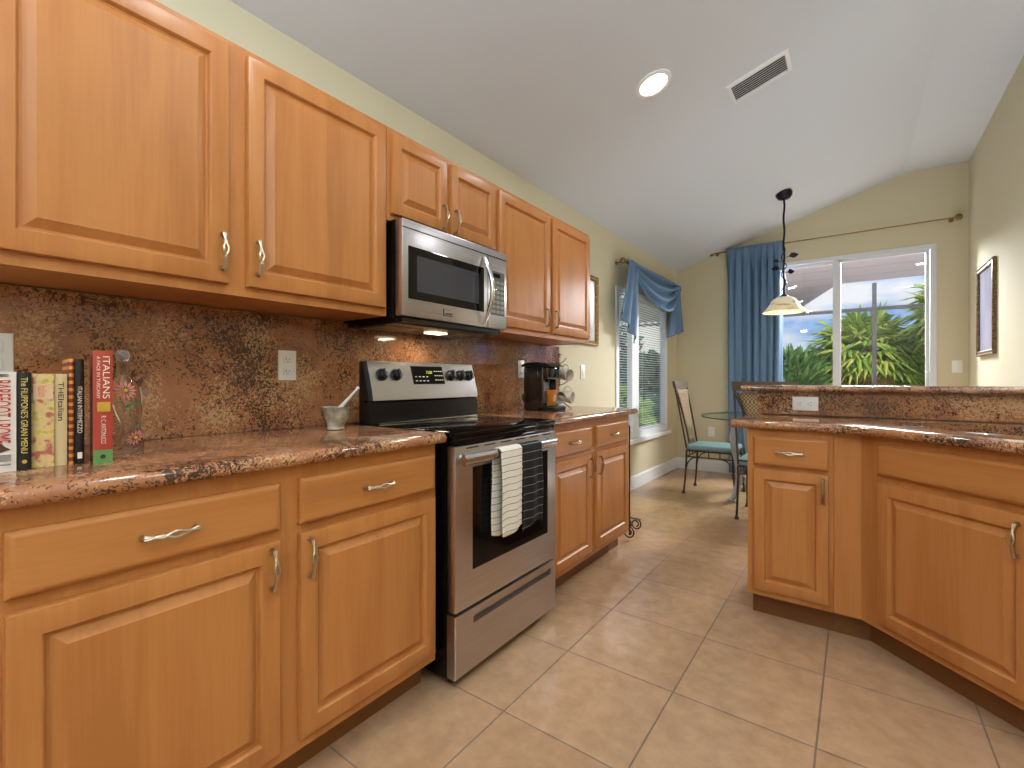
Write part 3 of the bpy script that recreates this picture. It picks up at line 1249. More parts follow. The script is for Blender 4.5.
# ------------------------------------------------------------------ plates on the walls
def outlet(name, label, mtx, kind='outlet', group=None, horizontal=False):
    """plate in the local xy plane, front +z, long side y"""
    r = bpy.data.objects.new(name, None)
    C.objects.link(r)
    r.matrix_world = mtx
    tag(r, label, 'outlet' if kind == 'outlet' else 'light switch', group)
    f = MB()
    f.rbox(-0.037, 0.037, -0.059, 0.059, 0.0, 0.006, 0.002)
    pl = f.build('wall_plate', M['plastic'], r, 40)
    if kind == 'outlet':
        for s in (-1, 1):
            f = MB()
            f.rbox(-0.017, 0.017, s * 0.024 - 0.015, s * 0.024 + 0.015, 0.005, 0.0085, 0.003)
            so = f.build('socket', M['plastic'], r, 40)
            for x0, x1, z0, z1 in ((-0.008, -0.006, -0.004, 0.006), (0.006, 0.008, -0.003, 0.005), (-0.002, 0.002, -0.011, -0.008)):
                f = MB()
                f.box(x0, x1, s * 0.024 + z0, s * 0.024 + z1, 0.0084, 0.0088)
                f.build('slot', M['slot'], so)
    else:
        f = MB()
        f.rbox(-0.016, 0.016, -0.033, 0.033, 0.005, 0.009, 0.002)
        f.build('rocker', M['plastic'], r, 40)
    return r


outlet('wall_outlet', 'white outlet on the granite backsplash between the bottle and the mortar', basis((0.0205, 0.985, 1.176), (0, 1, 0), (0, 0, 1), (1, 0, 0)))
outlet('wall_outlet', 'pale outlet plate on the backsplash above the white book at the left edge', basis((0.0205, 0.188, 1.183), (0, 1, 0), (0, 0, 1), (1, 0, 0)))
outlet('wall_outlet', 'small outlet on the backsplash partly hidden behind the coffee maker', basis((0.0205, 2.620, 1.192), (0, 1, 0), (0, 0, 1), (1, 0, 0)))
outlet('light_switch', 'white switch on the cream wall right of the coffee maker', basis((0.0005, 3.56, 1.185), (0, 1, 0), (0, 0, 1), (1, 0, 0)), 'switch')
outlet('light_switch', 'white switch on the far wall right of the sliding door', basis((2.592, YF - 0.0005, 1.245), (1, 0, 0), (0, 0, 1), (0, -1, 0)), 'switch')
outlet('wall_outlet', 'white outlet low on the far wall behind the glass table', basis((0.415, YF - 0.0005, 0.485), (1, 0, 0), (0, 0, 1), (0, -1, 0)))
outlet('wall_outlet', 'white sideways outlet on the low granite strip under the bar top', basis((1.606, 3.0205, 0.990), (0, 0, -1), (1, 0, 0), (0, -1, 0)))

# ------------------------------------------------------------------ ceiling: can light, vent, pendant
sl = Vector((1, 0, CEILM)).normalized()
cn = Vector((CEILM, 0, -1)).normalized()      # out of the sloped ceiling, downwards
M['trim_ring'] = mat('can_trim', 'f2f2f2', 0.35)


def can_light(x, y, label, group=None):
    z = ceil_z(x)
    n = cn if x < XK else Vector((0, 0, -1))
    xa = sl if x < XK else Vector((1, 0, 0))
    r = bpy.data.objects.new('recessed_light', None)
    C.objects.link(r)
    ya = n.cross(xa)
    r.matrix_world = basis(Vector((x, y, z)) + n * 0.0005, xa, ya, n)
    tag(r, label, 'ceiling light', group)
    f = MB()
    f.lathe([(0.075, 0.003), (0.078, 0.008), (0.098, 0.006), (0.100, 0.0)], 32, cap0=False, cap1=False)
    f.build('trim_ring', M['trim_ring'], r, 40)
    f = MB()
    f.lathe([(0.076, 0.001), (0.074, 0.004), (0.02, 0.006)], 32)
    f.build('lens', M['can_lens'], r, 40)
    area_light('can_lamp', Vector((x, y, z)) + n * 0.012, 0.14, CAN_POWER, direction=tuple(n))
    return r


for i, (x, y) in enumerate(CANS):
    can_light(x, y, 'round recessed light glowing in the sloped ceiling left of the vent' if i == 0 else 'round recessed kitchen ceiling light out of the picture, behind the viewer',
              None if i == 0 else 'recessed lights behind the viewer')

r = bpy.data.objects.new('ceiling_vent', None)
C.objects.link(r)
r.matrix_world = basis(Vector((1.362, 3.165, ceil_z(1.362))) + cn * 0.0005, sl, cn.cross(sl), cn)
tag(r, 'white rectangular air vent in the sloped ceiling', 'vent')
f = MB()
hx, hy = 0.168, 0.112
ix, iy = 0.145, 0.085
f.rings([[(sx * a, sy * b, z) for sx, sy in ((-1, -1), (1, -1), (1, 1), (-1, 1))] for a, b, z in ((hx, hy, 0), (hx, hy, 0.004), (ix + 0.006, iy + 0.006, 0.012), (ix, iy, 0.012), (ix, iy, 0.002))], True, False, False)
f.build('frame', M['white'], r, 30)
f = MB()
f.box(-ix, ix, -iy, iy, 0.0002, 0.0012)
f.build('duct_opening', M['slot'], r)
f = MB()
for k in range(8):
    y = -iy + 0.010 + k * (2 * iy - 0.020) / 7
    m = Matrix.Translation((0, y, 0.006)) @ Matrix.Rotation(radians(24), 4, 'X')
    t = bmesh.new()
    bmesh.ops.create_cube(t, size=1)
    for v in t.verts:
        v.co = Vector((v.co.x * 2 * ix, v.co.y * 0.0150, v.co.z * 0.0012))
    f.join(t, m)
f.build('slats', M['white'], r)

# pendant above the table
PX, PY = 1.283, 5.17
PZ = ceil_z(PX)
r = thing('pendant_lamp', 'bronze pendant lamp with an alabaster glass shade above the glass table', 'lamp', (PX, PY, PZ))
f = MB()
f.lathe([(0.012, -0.075), (0.05, -0.062), (0.068, -0.035), (0.070, 0.0), (0.058, 0.012)], 24)
f.build('canopy', M['bronze'], r, 40)
f = MB()
f.tube([(0.004 * sin(i * 1.3), 0.004 * cos(i * 1.3), -0.07 - i * 0.05) for i in range(18)] + [(0, 0, -0.995)], 0.009, 8)
f.build('rod', M['bronze'], r, 60)
f = MB()
f.tube([(0.022 * sin(i * 0.75) * min(1, i / 5), 0.022 * cos(i * 0.75) * min(1, i / 5), -0.50 - i * 0.019) for i in range(26)], 0.005, 6)
f.build('vine', M['bronze'], r, 60)
for a, z, s in ((0.4, -0.615, 1.35), (2.8, -0.72, 1.2), (0.9, -0.76, 1.3), (3.6, -0.66, 0.8)):
    f = MB()
    c = Vector((0.02 * cos(a), 0.02 * sin(a), z))
    d = Vector((cos(a), sin(a), 0.35)).normalized()
    sd = d.cross(Vector((0, 0, 1))).normalized()
    up = sd.cross(d)
    vs = []
    for t, w in ((0, 0.004), (0.35, 0.020), (0.65, 0.016), (1, 0.002)):
        p = c + d * (0.025 + 0.06 * t * s) - up * 0.012 * t * t
        vs.append([p + up * w * s, p + sd * 0.003, p - up * w * s, p - sd * 0.003])
    f.rings(vs)
    f.tube([c, c + d * 0.035], 0.003, 5)
    f.build('leaf', M['bronze'], r, 40)
m_sh = noise_mat('alabaster_glass', [(0.40, 'b08a5c'), (0.48, 'e8d9b6'), (0.7, 'f4ead2')], 5.0, 0.35, (1, 1, 7), 3)
b = m_sh.node_tree.nodes['Principled BSDF']
b.inputs['Emission Color'].default_value = (1.0, 0.80, 0.50, 1)
b.inputs['Emission Strength'].default_value = 0.18
f = MB()
sp = [(0.024, -0.985), (0.058, -0.991), (0.088, -1.008), (0.110, -1.034), (0.124, -1.064), (0.146, -1.095), (0.172, -1.121), (0.181, -1.134),
      (0.173, -1.130), (0.142, -1.101), (0.119, -1.068), (0.105, -1.038), (0.084, -1.014), (0.055, -0.997), (0.020, -0.992)]
f.lathe(sp, 40)
f.build('lamp_shade', m_sh, r, 60)
f = MB()
f.lathe([(0.012, -0.998), (0.016, -1.01), (0.032, -1.05), (0.028, -1.075), (0.008, -1.09)], 16)
f.build('bulb', mat('warm_bulb', 'ffffff', 0.4, emis='ffd9a0', estr=2), r, 60)
f = MB()
f.lathe([(0.014, -0.965), (0.030, -0.975), (0.034, -0.988), (0.02, -0.995)], 20)
f.build('shade_cap', M['bronze'], r, 40)
pl = bpy.data.lights.new('pendant_lamp_light', 'POINT')
pl.energy = 3.5
pl.color = (1, 0.9, 0.76)
pl.shadow_soft_size = 0.04
po = bpy.data.objects.new('pendant_lamp_light', pl)
C.objects.link(po)
po.location = (PX, PY, PZ - 1.118)

# ------------------------------------------------------------------ framed pictures
def framed(name, label, mtx, w, h, fw, fm, art):
    """stands on the local xy plane, front +z"""
    r = bpy.data.objects.new(name, None)
    C.objects.link(r)
    r.matrix_world = mtx
    tag(r, label, 'picture')
    f = MB()
    prof = [(0, 0), (0, 0.018), (0.004, 0.024), (fw * 0.4, 0.018), (fw * 0.75, 0.022), (fw, 0.012), (fw, 0.002)]
    f.rings([[(-w / 2 + i, -h / 2 + i, z), (w / 2 - i, -h / 2 + i, z), (w / 2 - i, h / 2 - i, z), (-w / 2 + i, h / 2 - i, z)] for i, z in prof], True, False, False)
    f.build('frame', fm, r, 30)
    f = MB()
    f.box(-w / 2 + fw, w / 2 - fw, -h / 2 + fw, h / 2 - fw, 0.002, 0.006)
    f.build('print', art, r)
    return r


m_art1 = noise_mat('pale_print', [(0.3, '8d96a8'), (0.55, 'cfc8c0'), (0.8, 'e6e2da')], 6, 0.25)
m_art2 = noise_mat('blue_grey_print', [(0.3, '9096b4'), (0.6, 'a8aac2'), (0.9, 'b8b2aa')], 3, 0.15, (1, 0.5, 1))
framed('framed_picture', 'gilt framed picture on the left wall half hidden by the tall wall cabinet', basis((0.0005, 3.56, 1.715), (0, 1, 0), (0, 0, 1), (1, 0, 0)), 0.53, 0.60, 0.04, M['gold'], m_art1)
framed('framed_picture', 'dark gilt framed picture on the right wall above the bar', basis((XR - 0.0005, 5.38, 1.685), (0, -1, 0), (0, 0, 1), (-1, 0, 0)), 0.60, 0.735, 0.042, M['gilt_dark'], m_art2)

# ------------------------------------------------------------------ curtain rods, curtain, swag
def rod(name, label, a, b, r0, wall_dir, finial=0.03):
    a, b = Vector(a), Vector(b)
    d = (b - a).normalized()
    o = thing(name, label, 'curtain rod', tuple(a))
    f = MB()
    f.tube([Vector((0, 0, 0)), b - a], r0, 10)
    f.build('pole', M['rod'], o, 40)
    for e, s in ((Vector((0, 0, 0)), -1), (b - a, 1)):
        f = MB()
        q = e + d * s * (finial * 0.8)
        f.lathe([(0.004, -finial), (finial * 0.7, -finial * 0.75), (finial, 0), (finial * 0.7, finial * 0.75), (0.004, finial)], 14, tuple(q))
        f.build('finial', M['rod'], o, 60)
        f = MB()
        p = e - d * s * 0.02
        w = Vector(wall_dir)
        f.tube([p, p + w * 0.985], 0.006, 8)
        f.tube([p + w * 0.93, p + w * 0.99], 0.022, 12)
        f.build('bracket', M['rod'], o, 40)
    return o


rod('curtain_rod', 'long thin brass rod across the far wall above the sliding door', (0.46, 6.09, 2.640), (2.57, 6.09, 2.640), 0.007, (0, 0.08, 0))
rod('curtain_rod', 'short brass rod above the left window, swag draped over it', (0.085, 4.235, 2.235), (0.085, 5.96, 2.235), 0.011, (-0.085, 0, 0))


def curtain_pt(u, v):
    """u across, v down"""
    x = 0.602 + 0.575 * u
    z = 2.668 - 2.64 * v
    amp = 0.030 * min(1, 0.35 + v * 6) * (1 - 0.2 * sin(u * 7))
    ph = u * 2 * pi * 7.2 + 0.9 * sin(u * 9) + 0.5 * sin(v * 3 + u * 5)
    y = 6.085 + (amp * sin(ph) + 0.008 * sin(ph * 2.3 + v * 4)) * min(1, 0.2 + v * 9) - 0.022 * max(0, 1 - v * 8)
    if v < 0.02:
        z += 0.008 * sin(u * 2 * pi * 26)
    x += 0.016 * cos(ph) * min(1, v * 4) - 0.02 * v * (u - 0.5)
    return Vector((x, y, z))


f = MB()
f.grid(150, 60, curtain_pt)
o = f.build('gathered_curtain', M['blue'], None, 70, recalc=False)
sd = o.modifiers.new('thickness', 'SOLIDIFY')
sd.thickness = 0.003
tag(o, 'long blue gathered curtain panel at the left of the sliding door', 'curtain')

# swag: one scarf, a hanging drape between two tails
sw = thing('swag_valance', 'blue scarf swag with two hanging tails over the left window', 'curtain', (0.085, 5.1, 2.235))
so = Vector((0.085, 5.1, 2.235))


def swag_drape(u, v):
    y0, y1 = 4.36, 5.90
    y = y0 + (y1 - y0) * u
    sag = 0.345 * (max(0.0, sin(pi * min(1, u ** 0.92))) ** 0.85) + 0.02
    # the cloth slides off the rod in the middle: top edge hangs a little lower there
    top = 2.258 - 0.020 * sin(pi * u) + 0.0
    bot = top - sag - 0.02
    z = top + (bot - top) * v
    fold = 0.030 * sin(v * 2 * pi * 3.1 + 2.2 * u) * (0.35 + sin(pi * u))
    x = 0.085 + 0.030 * cos(v * 1.4) + fold + 0.085 * sin(pi * u) * v
    return Vector((x, y + 0.05 * (v - 0.5) * (1 - 2 * u), z)) - so


f = MB()
f.grid(60, 44, swag_drape)
o = f.build('drape', M['blue'], sw, 70, recalc=False)
o.modifiers.new('thickness', 'SOLIDIFY').thickness = 0.003


def swag_tail(yc_top, w_top, yc_bot, w_bot, z_bot, slant, seed):
    def fn(u, v):
        yc = yc_top + (yc_bot - yc_top) * v ** 1.2
        w = w_top + (w_bot - w_top) * v
        y = yc + w * (u - 0.5)
        zb = z_bot + slant * (u - 0.5)
        z = 2.262 + (zb - 2.262) * v
        x = 0.118 + 0.026 * sin(u * 2 * pi * 2.6 + seed + v) * (0.5 + 0.5 * v) + 0.01 * v
        if v < 0.06:
            x -= (0.06 - v) * 0.5
        return Vector((x, y, z)) - so
    f = MB()
    f.grid(36, 40, fn)
    o = f.build('tail', M['blue'], sw, 70, recalc=False)
    o.modifiers.new('thickness', 'SOLIDIFY').thickness = 0.003


swag_tail(4.40, 0.24, 4.24, 0.42, 1.60, -0.26, 0.4)
swag_tail(5.80, 0.22, 5.68, 0.56, 1.65, 0.12, 2.0)

# ------------------------------------------------------------------ blinds in the left window
def blind(y0, y1, label):
    z0, z1 = WZ0 + 0.075, WZ1 - 0.07
    r = thing('window_blind', label, 'blind', (-0.014, y0, z0), 0, 'white horizontal blinds in the left window')
    w = y1 - y0
    h = z1 - z0
    f = MB()
    f.rbox(-0.018, 0.018, 0, w, h - 0.03, h - 0.002, 0.003)
    f.build('head_rail', M['white'], r)
    f = MB()
    n = int((h - 0.05) / 0.0255)
    for i in range(n):
        z = 0.025 + i * 0.0255
        for s in (0,):
            a = radians(8)
            pts = []
            for k, t in enumerate((-1, -0.5, 0, 0.5, 1)):
                pts.append((0.0125 * t, 0.002 * (1 - t * t) + 0.0125 * t * math.tan(a)))
            rings = [[(x, y, z + dz) for x, dz in pts] + [(x, y, z + dz - 0.0007) for x, dz in pts[::-1]] for y in (0.003, w - 0.003)]
            f.rings(rings)
    f.build('slats', M['blind'], r, 40)
    f = MB()
    f.rbox(-0.013, 0.013, 0.002, w - 0.002, 0.002, 0.014, 0.003)
    f.build('bottom_rail', M['white'], r)
    for t in (0.18, 0.82):
        f = MB()
        f.tube([(0.0, w * t, 0.012), (0.0, w * t, h - 0.03)], 0.0012, 5)
        f.build('cord', M['white'], r)
    return r


blind(WY0 + 0.070, WY0 + ym - 0.095, 'white horizontal blind in the left pane of the window, nearer the kitchen')
blind(WY0 + ym + 0.095, WY1 - 0.070, 'white horizontal blind in the right pane of the window, nearer the corner')

# ------------------------------------------------------------------ dining nook: glass table, chairs
TX, TY, TR = 1.27, 5.10, 0.695
r = thing('dining_table', 'round glass-topped dining table on curved wrought iron legs', 'table', (TX, TY, 0))
m_tt = glass_pane_mat('table_glass', 0.16, (0.86, 0.93, 0.90))
f = MB()
f.lathe([(TR - 0.004, 0.771), (TR, 0.774), (TR, 0.778), (TR - 0.004, 0.781)], 72)
f.build('glass_top', m_tt, r, 40)
f = MB()
f.rings([[((TR - 0.012) * cos(a) + q * cos(a), (TR - 0.012) * sin(a) + q * sin(a), z) for a in [2 * pi * k / 64 for k in range(64)]] for q, z in ((-0.005, 0.762), (0.005, 0.762), (0.005, 0.7700), (-0.005, 0.7700))] , True, False, False)
f.build('rim_ring', M['iron'], r, 40)
for k in range(4):
    a = pi / 4 + k * pi / 2
    ca, sa = cos(a), sin(a)
    f = MB()
    prof = [(0.50, 0.0), (0.475, 0.05), (0.43, 0.18), (0.435, 0.32), (0.475, 0.46), (0.495, 0.58), (0.475, 0.68), (0.43, 0.72)]
    for off in (-0.032, 0.032):
        f.tube([(ca * q - sa * off, sa * q + ca * off, z) for q, z in prof], 0.010, 8)
    f.tube([(ca * q, sa * q, z + 0.02) for q, z in prof[:-1]], [0.012, 0.018, 0.024, 0.026, 0.026, 0.024, 0.016], 10)
    # foot and scroll that carries the glass
    f.tube([(ca * 0.505 - sa * t, sa * 0.505 + ca * t, 0.008) for t in (-0.045, 0.045)], 0.009, 8)
    sc_ = [(0.43 + 0.045 * (1 - i / 16) * sin(i * 0.55) + 0.0, 0.737 + 0.022 * (1 - i / 20) * cos(i * 0.55) - 0.005) for i in range(14)]
    f.tube([(ca * q, sa * q, z) for q, z in sc_], 0.009, 8)
    f.build('leg', M['iron_grey'], r, 60)
f = MB()
f.rings([[(q * cos(a), q * sin(a), z) for a in [2 * pi * k / 48 for k in range(48)]] for q, z in ((0.425, 0.33), (0.44, 0.33), (0.44, 0.345), (0.425, 0.345), (0.425, 0.33))], True, False, False)
f.build('stretcher_ring', M['iron_grey'], r, 40)

m_weave = mat('woven_rattan', '7a6650', 0.8)
l_ = m_weave.node_tree.links
tc_ = N(m_weave, 'ShaderNodeTexCoord')
ck_ = N(m_weave, 'ShaderNodeTexChecker', Scale=75.0)
ck_.inputs['Color1'].default_value = (*lin('8f7a52'), 1)
ck_.inputs['Color2'].default_value = (*lin('4a3826'), 1)
l_.new(tc_.outputs['Object'], ck_.inputs['Vector'])
l_.new(ck_.outputs['Color'], m_weave.node_tree.nodes['Principled BSDF'].inputs['Base Color'])
M['weave'] = m_weave
M['leather'] = mat('brown_back_rail', '4d3d2e', 0.5)


def make_chair(label, loc, rotz):
    """faces +y"""
    r = thing('dining_chair', label, 'chair', loc, rotz, 'wrought iron dining chairs')
    W2 = 0.20

    def back_y(z):
        return -0.205 - 0.115 * max(0, (z - 0.44)) / 0.66 - 0.015 * max(0, (z - 0.44)) ** 2
    f = MB()
    for s in (-1, 1):
        zs = [0.44 + 0.62 * i / 8 for i in range(9)]
        f.tube([(s * (W2 + 0.012 * (z - 0.44)), back_y(z), z) for z in zs], 0.009, 8)
    f.tube([(-W2, back_y(0.47), 0.47), (W2, back_y(0.47), 0.47)], 0.008, 8)
    # the two bowed bars beside the woven panel
    for s in (-1, 1):
        pts = []
        for i in range(9):
            t = i / 8
            z = 0.48 + 0.52 * t
            pts.append((s * (0.085 + 0.115 * t * t), back_y(z), z))
        f.tube(pts, 0.006, 6)
    f.build('back_frame', M['iron'], r, 60)
    f = MB()

    def panel(u, v):
        z = 0.49 + 0.53 * v
        hw = 0.090 + 0.108 * v * v
        return Vector(((u - 0.5) * 2 * hw, back_y(z) + 0.004, z))
    f.grid(8, 12, panel)
    p = f.build('back_panel', M['weave'], r, 60, recalc=False)
    p.modifiers.new('thickness', 'SOLIDIFY').thickness = 0.006
    f = MB()
    f.rings([[(s, back_y(z) + dy, z) for s, z, dy in ((-0.222, 1.035, -0.012), (0.222, 1.035, -0.012), (0.225, 1.105, -0.012), (-0.225, 1.105, -0.012))],
             [(s, back_y(z) + dy, z) for s, z, dy in ((-0.222, 1.035, 0.014), (0.222, 1.035, 0.014), (0.225, 1.105, 0.014), (-0.225, 1.105, 0.014))]])
    f.build('top_rail', M['leather'], r)
    f = MB()
    f.rbox(-0.215, 0.215, -0.205, 0.225, 0.432, 0.480, 0.020, 3)
    f.build('seat_cushion', M['teal'], r, 60)
    f = MB()
    for z in (0.424, 0.365):
        rr = 0.008 if z > 0.4 else 0.006
        c4 = [(-0.2, -0.205, z), (0.2, -0.205, z), (0.2, 0.21, z), (-0.2, 0.21, z)]
        for i in range(4):
            f.tube([c4[i], c4[(i + 1) % 4]], rr, 8)
    for i in range(3):
        t = -0.1 + 0.1 * i
        for q in ((-0.2, t), (0.2, t), (t, 0.21), (t, -0.205)):
            f.tube([(q[0], q[1], 0.365), (q[0], q[1], 0.424)], 0.005, 6)
    f.build('seat_frame', M['iron'], r, 60)
    for sx in (-1, 1):
        for sy in (-1, 1):
            f = MB()
            y0 = -0.205 if sy < 0 else 0.21
            pts = [(sx * 0.2, y0, 0.43), (sx * 0.2, y0 + 0.004 * sy, 0.30), (sx * 0.203, y0 + 0.012 * sy, 0.16), (sx * 0.207, y0 + 0.026 * sy, 0.012)]
            f.tube(pts, 0.0095, 8)
            f.lathe([(0.010, 0.03), (0.018, 0.006), (0.018, 0.0)], 10, (sx * 0.207, y0 + 0.026 * sy, 0))
            # curved brace
            br = []
            for i in range(7):
                a = i / 6 * pi / 2
                br.append((sx * 0.2, y0 - sy * 0.11 * (1 - cos(a)), 0.255 + 0.11 * sin(a)))
            f.tube(br, 0.006, 6)
            f.build('leg', M['iron'], r, 60)
    return r


ch = make_chair('wrought iron dining chair with teal seat standing side-on near the window corner', (0.695, 5.03, 0), -pi / 2)
dup(ch, (1.265, 4.405, 0), 0.0, 'wrought iron dining chair behind the peninsula, its woven back towards the kitchen')

# ------------------------------------------------------------------ wrought iron stand at the end of the base cabinet
r = thing('wrought_iron_stand', 'thin black wrought iron stand with scroll feet beside the end of the base cabinet', 'stand', (0, 0, 0))
f = MB()
for x in (0.30, 0.585):
    f.tube([(x, 3.115, 0.06), (x, 3.115, 0.80)], 0.0055, 8)
f.tube([(0.30, 3.115, 0.80), (0.37, 3.115, 0.86), (0.4425, 3.115, 0.875), (0.515, 3.115, 0.86), (0.585, 3.115, 0.80)], 0.0055, 8)
for z in (0.14, 0.66):
    f.tube([(0.30, 3.115, z), (0.585, 3.115, z)], 0.005, 8)
f.build('frame', M['iron'], r, 60)
for x in (0.30, 0.585):
    for k in (0, 1):
        f = MB()
        cx_, cy_ = x - 0.035 - 0.03 * k, 3.185 + 0.215 * k
        pts = []
        for i in range(26):
            a = pi / 2 - i / 25 * 2.9 * pi
            q = 0.043 * (1 - 0.62 * i / 25)
            pts.append((cx_ + q * cos(a), cy_, 0.050 + q * sin(a)))
        base = [(x, 3.115, 0.16 + 0.02 * k), (x, 3.115 + 0.4 * (cy_ - 3.115), 0.135), (x - 0.01, 3.115 + 0.8 * (cy_ - 3.115), 0.105)]
        f.tube(base + pts, 0.0055, 8)
        f.build('scroll_foot', M['iron'], r, 60)

# ------------------------------------------------------------------ things on the counters
def book(y0, y1, h, x_spine, depth, cover, label, spine_col=None, band=None, pages='e8ddc4', rot=-0.11):
    """upright book, spine towards +x; own frame: x depth, y thickness"""
    r = thing('book', label, 'book', (x_spine, (y0 + y1) / 2, CT + 0.0005), rot, 'cookbooks on the counter')
    t = (y1 - y0) / 2
    cm = cover if not isinstance(cover, str) else mat('book_cover', cover, 0.35)
    f = MB()
    f.box(-depth, -0.002, -t, -t + 0.0022, 0, h)
    f.box(-depth, -0.002, t - 0.0022, t, 0, h)
    # rounded spine
    n = 6
    ring0 = [(-0.002, -t)] + [(-0.002 + 0.0035 * sin(pi * i / n), -t + 2 * t * i / n) for i in range(1, n)] + [(-0.002, t), (-0.005, t), (-0.005, -t)]
    f.prism(ring0, 0, h)
    c = f.build('cover', cm, r, 40)
    f = MB()
    f.box(-depth + 0.004, -0.006, -t + 0.0024, t - 0.0024, 0.003, h - 0.003)
    f.build('pages', mat('book_pages', pages, 0.8), r)
    return r, t


def spine_text(r, body, z0, z1, width, m, yoff=0.0, name='spine_title'):
    # written downwards: text runs along -z, letters' tops towards +y... seen from the room the top is on the right
    lettering(name, body, abs(z1 - z0), width, m, r, basis((0.0021, yoff, (z0 + z1) / 2), (0, 0, -1), (0, 1, 0), (1, 0, 0)), 0.0004)


ink = {k: mat('ink_' + k, v, 0.5) for k, v in dict(red='b4302a', black='2a2522', yellow='d8c060', cream='ecd9c0', grey='8a8580', brown='4a3024', green='5f8a4a', gold='b8962e', blue='5a7aa0', pink='d07a6a').items()}


def patch(r, name, y0, y1, z0, z1, m, x=0.0018):
    f = MB()
    f.box(0.0, x, y0, y1, z0, z1)
    f.build(name, m, r)


r, t = book(0.128, 0.180, 0.208, 0.415, 0.15, 'e6dcd2', 'white cookbook with big red lettering on its spine, leftmost of the books')
spine_text(r, 'BAREFOOT I ROME', 0.190, 0.060, 0.028, ink['red'], 0.004)
spine_text(r, 'IN MY', 0.203, 0.197, 0.03, ink['black'], 0.0, 'top_line')
patch(r, 'publisher_block', -0.015, 0.018, 0.022, 0.036, ink['grey'], 0.0022)
patch(r, 'publisher_line', -0.015, 0.018, 0.014, 0.017, ink['grey'], 0.0022)
f = MB()
f.prism([(-0.014, 0.043), (0.002, 0.040), (0.018, 0.046), (0.010, 0.052), (0.004, 0.060), (-0.004, 0.058)], 0, 0.0022, Matrix(((0, 0, 1, 0), (1, 0, 0, 0), (0, 1, 0, 0), (0, 0, 0, 1))))
f.build('spine_emblem', ink['brown'], r)
r, t = book(0.1815, 0.2025, 0.206, 0.418, 0.15, '1c1a1c', 'black cookbook with yellow lettering, next to the white cookbook')
spine_text(r, "The FILIPPONE'S GRAN MENU", 0.196, 0.036, 0.0105, ink['yellow'])
f = MB()
f.lathe([(0.004, 0), (0.004, 0.0004)], 12, mtx=basis((0.0021, 0, 0.018), (0, 1, 0), (0, 0, 1), (1, 0, 0)))
f.build('spine_dot', ink['gold'], r)
m_flower = noise_mat('floral_spine', [(0.36, 'b4604e'), (0.44, 'd0b078'), (0.55, 'd8bc80'), (0.62, 'cfb03c'), (0.70, '8a9a86')], 45, 0.5, detail=2)
r, t = book(0.2035, 0.2405, 0.204, 0.405, 0.15, m_flower, 'thick yellow floral paperback between the black and the cream books')
patch(r, 'title_label', -0.015, 0.016, 0.148, 0.182, mat('label_peach', 'd8b48a', 0.5), 0.0019)
spine_text(r, 'Italian', 0.178, 0.154, 0.014, ink['pink'])
r, t = book(0.2415, 0.2625, 0.204, 0.402, 0.15, 'd2b88a', 'slim cream paperback with black lettering')
spine_text(r, 'THE', 0.186, 0.150, 0.009, ink['black'])
spine_text(r, 'Italian', 0.148, 0.100, 0.010, ink['black'])
m_str = stripe_mat('striped_spine', '7a2a1c', 'd08a3c', 2, 0.0165, 0.0075, 0.5)
r, t = book(0.2645, 0.2735, 0.240, 0.406, 0.16, m_str, 'thin book with an orange and dark red striped spine')
r, t = book(0.2745, 0.2905, 0.238, 0.410, 0.16, '1d1816', 'black cookbook with pale lettering between striped and red books')
spine_text(r, 'ITALIAN INTERMEZZO', 0.175, 0.070, 0.008, ink['cream'])
patch(r, 'spine_block', -0.004, 0.004, 0.012, 0.026, ink['cream'], 0.0022)
r, t = book(0.2995, 0.3345, 0.2575, 0.440, 0.17, 'a83c2c', 'tall red cookbook with cream lettering and a green foot, rightmost of the books', rot=-0.18)
patch(r, 'green_band', -0.0172, 0.0172, 0.0, 0.030, ink['green'], 0.0019)
patch(r, 'gold_label', -0.010, 0.013, 0.118, 0.140, ink['gold'], 0.0019)
spine_text(r, 'ITALIANS', 0.245, 0.148, 0.0125, ink['cream'], 0.006)
spine_text(r, 'A FACE IN TUSCANY', 0.245, 0.148, 0.006, ink['cream'], -0.008, 'subtitle')
spine_text(r, 'R. C. ANTONUCCI', 0.108, 0.045, 0.0085, ink['cream'], 0.001, 'author_line')
f = MB()
f.lathe([(0.005, 0), (0.005, 0.0004)], 12, mtx=basis((0.002, 0, 0.015), (0, 1, 0), (0, 0, 1), (1, 0, 0)))
f.build('publisher_mark', ink['black'], r)

# glass bottle shaped like a boot, painted daisies
BX, BY = 0.255, 0.405
r = thing('glass_bottle', 'clear boot-shaped glass bottle painted with pink daisies beside the red cookbook', 'bottle', (BX, BY, CT + 0.0005))
m_bt = mat('bottle_glass', 'f2f4f4', 0.02, trans=1.0, ior=1.33)
f = MB()
secs = [(0.000, -0.004, 0.044, 0.020), (0.004, -0.004, 0.047, 0.023), (0.020, -0.003, 0.046, 0.024), (0.035, 0.004, 0.036, 0.023), (0.055, 0.012, 0.024, 0.021), (0.075, 0.013, 0.022, 0.020),
        (0.105, 0.008, 0.030, 0.024), (0.140, 0.002, 0.037, 0.027), (0.165, -0.001, 0.037, 0.027), (0.185, -0.003, 0.030, 0.023), (0.198, -0.004, 0.018, 0.016), (0.205, -0.004, 0.014, 0.014), (0.240, -0.004, 0.013, 0.013)]
f.rings([[(b_ * sin(a), y + w * cos(a), z) for a in [2 * pi * k / 24 for k in range(24)]] for z, y, w, b_ in secs])
f.tube([(0, 0.034, 0.165), (0, 0.047, 0.172), (0, 0.051, 0.163), (0, 0.044, 0.150)], 0.0045, 8)
f.build('flask', m_bt, r, 60)
f = MB()
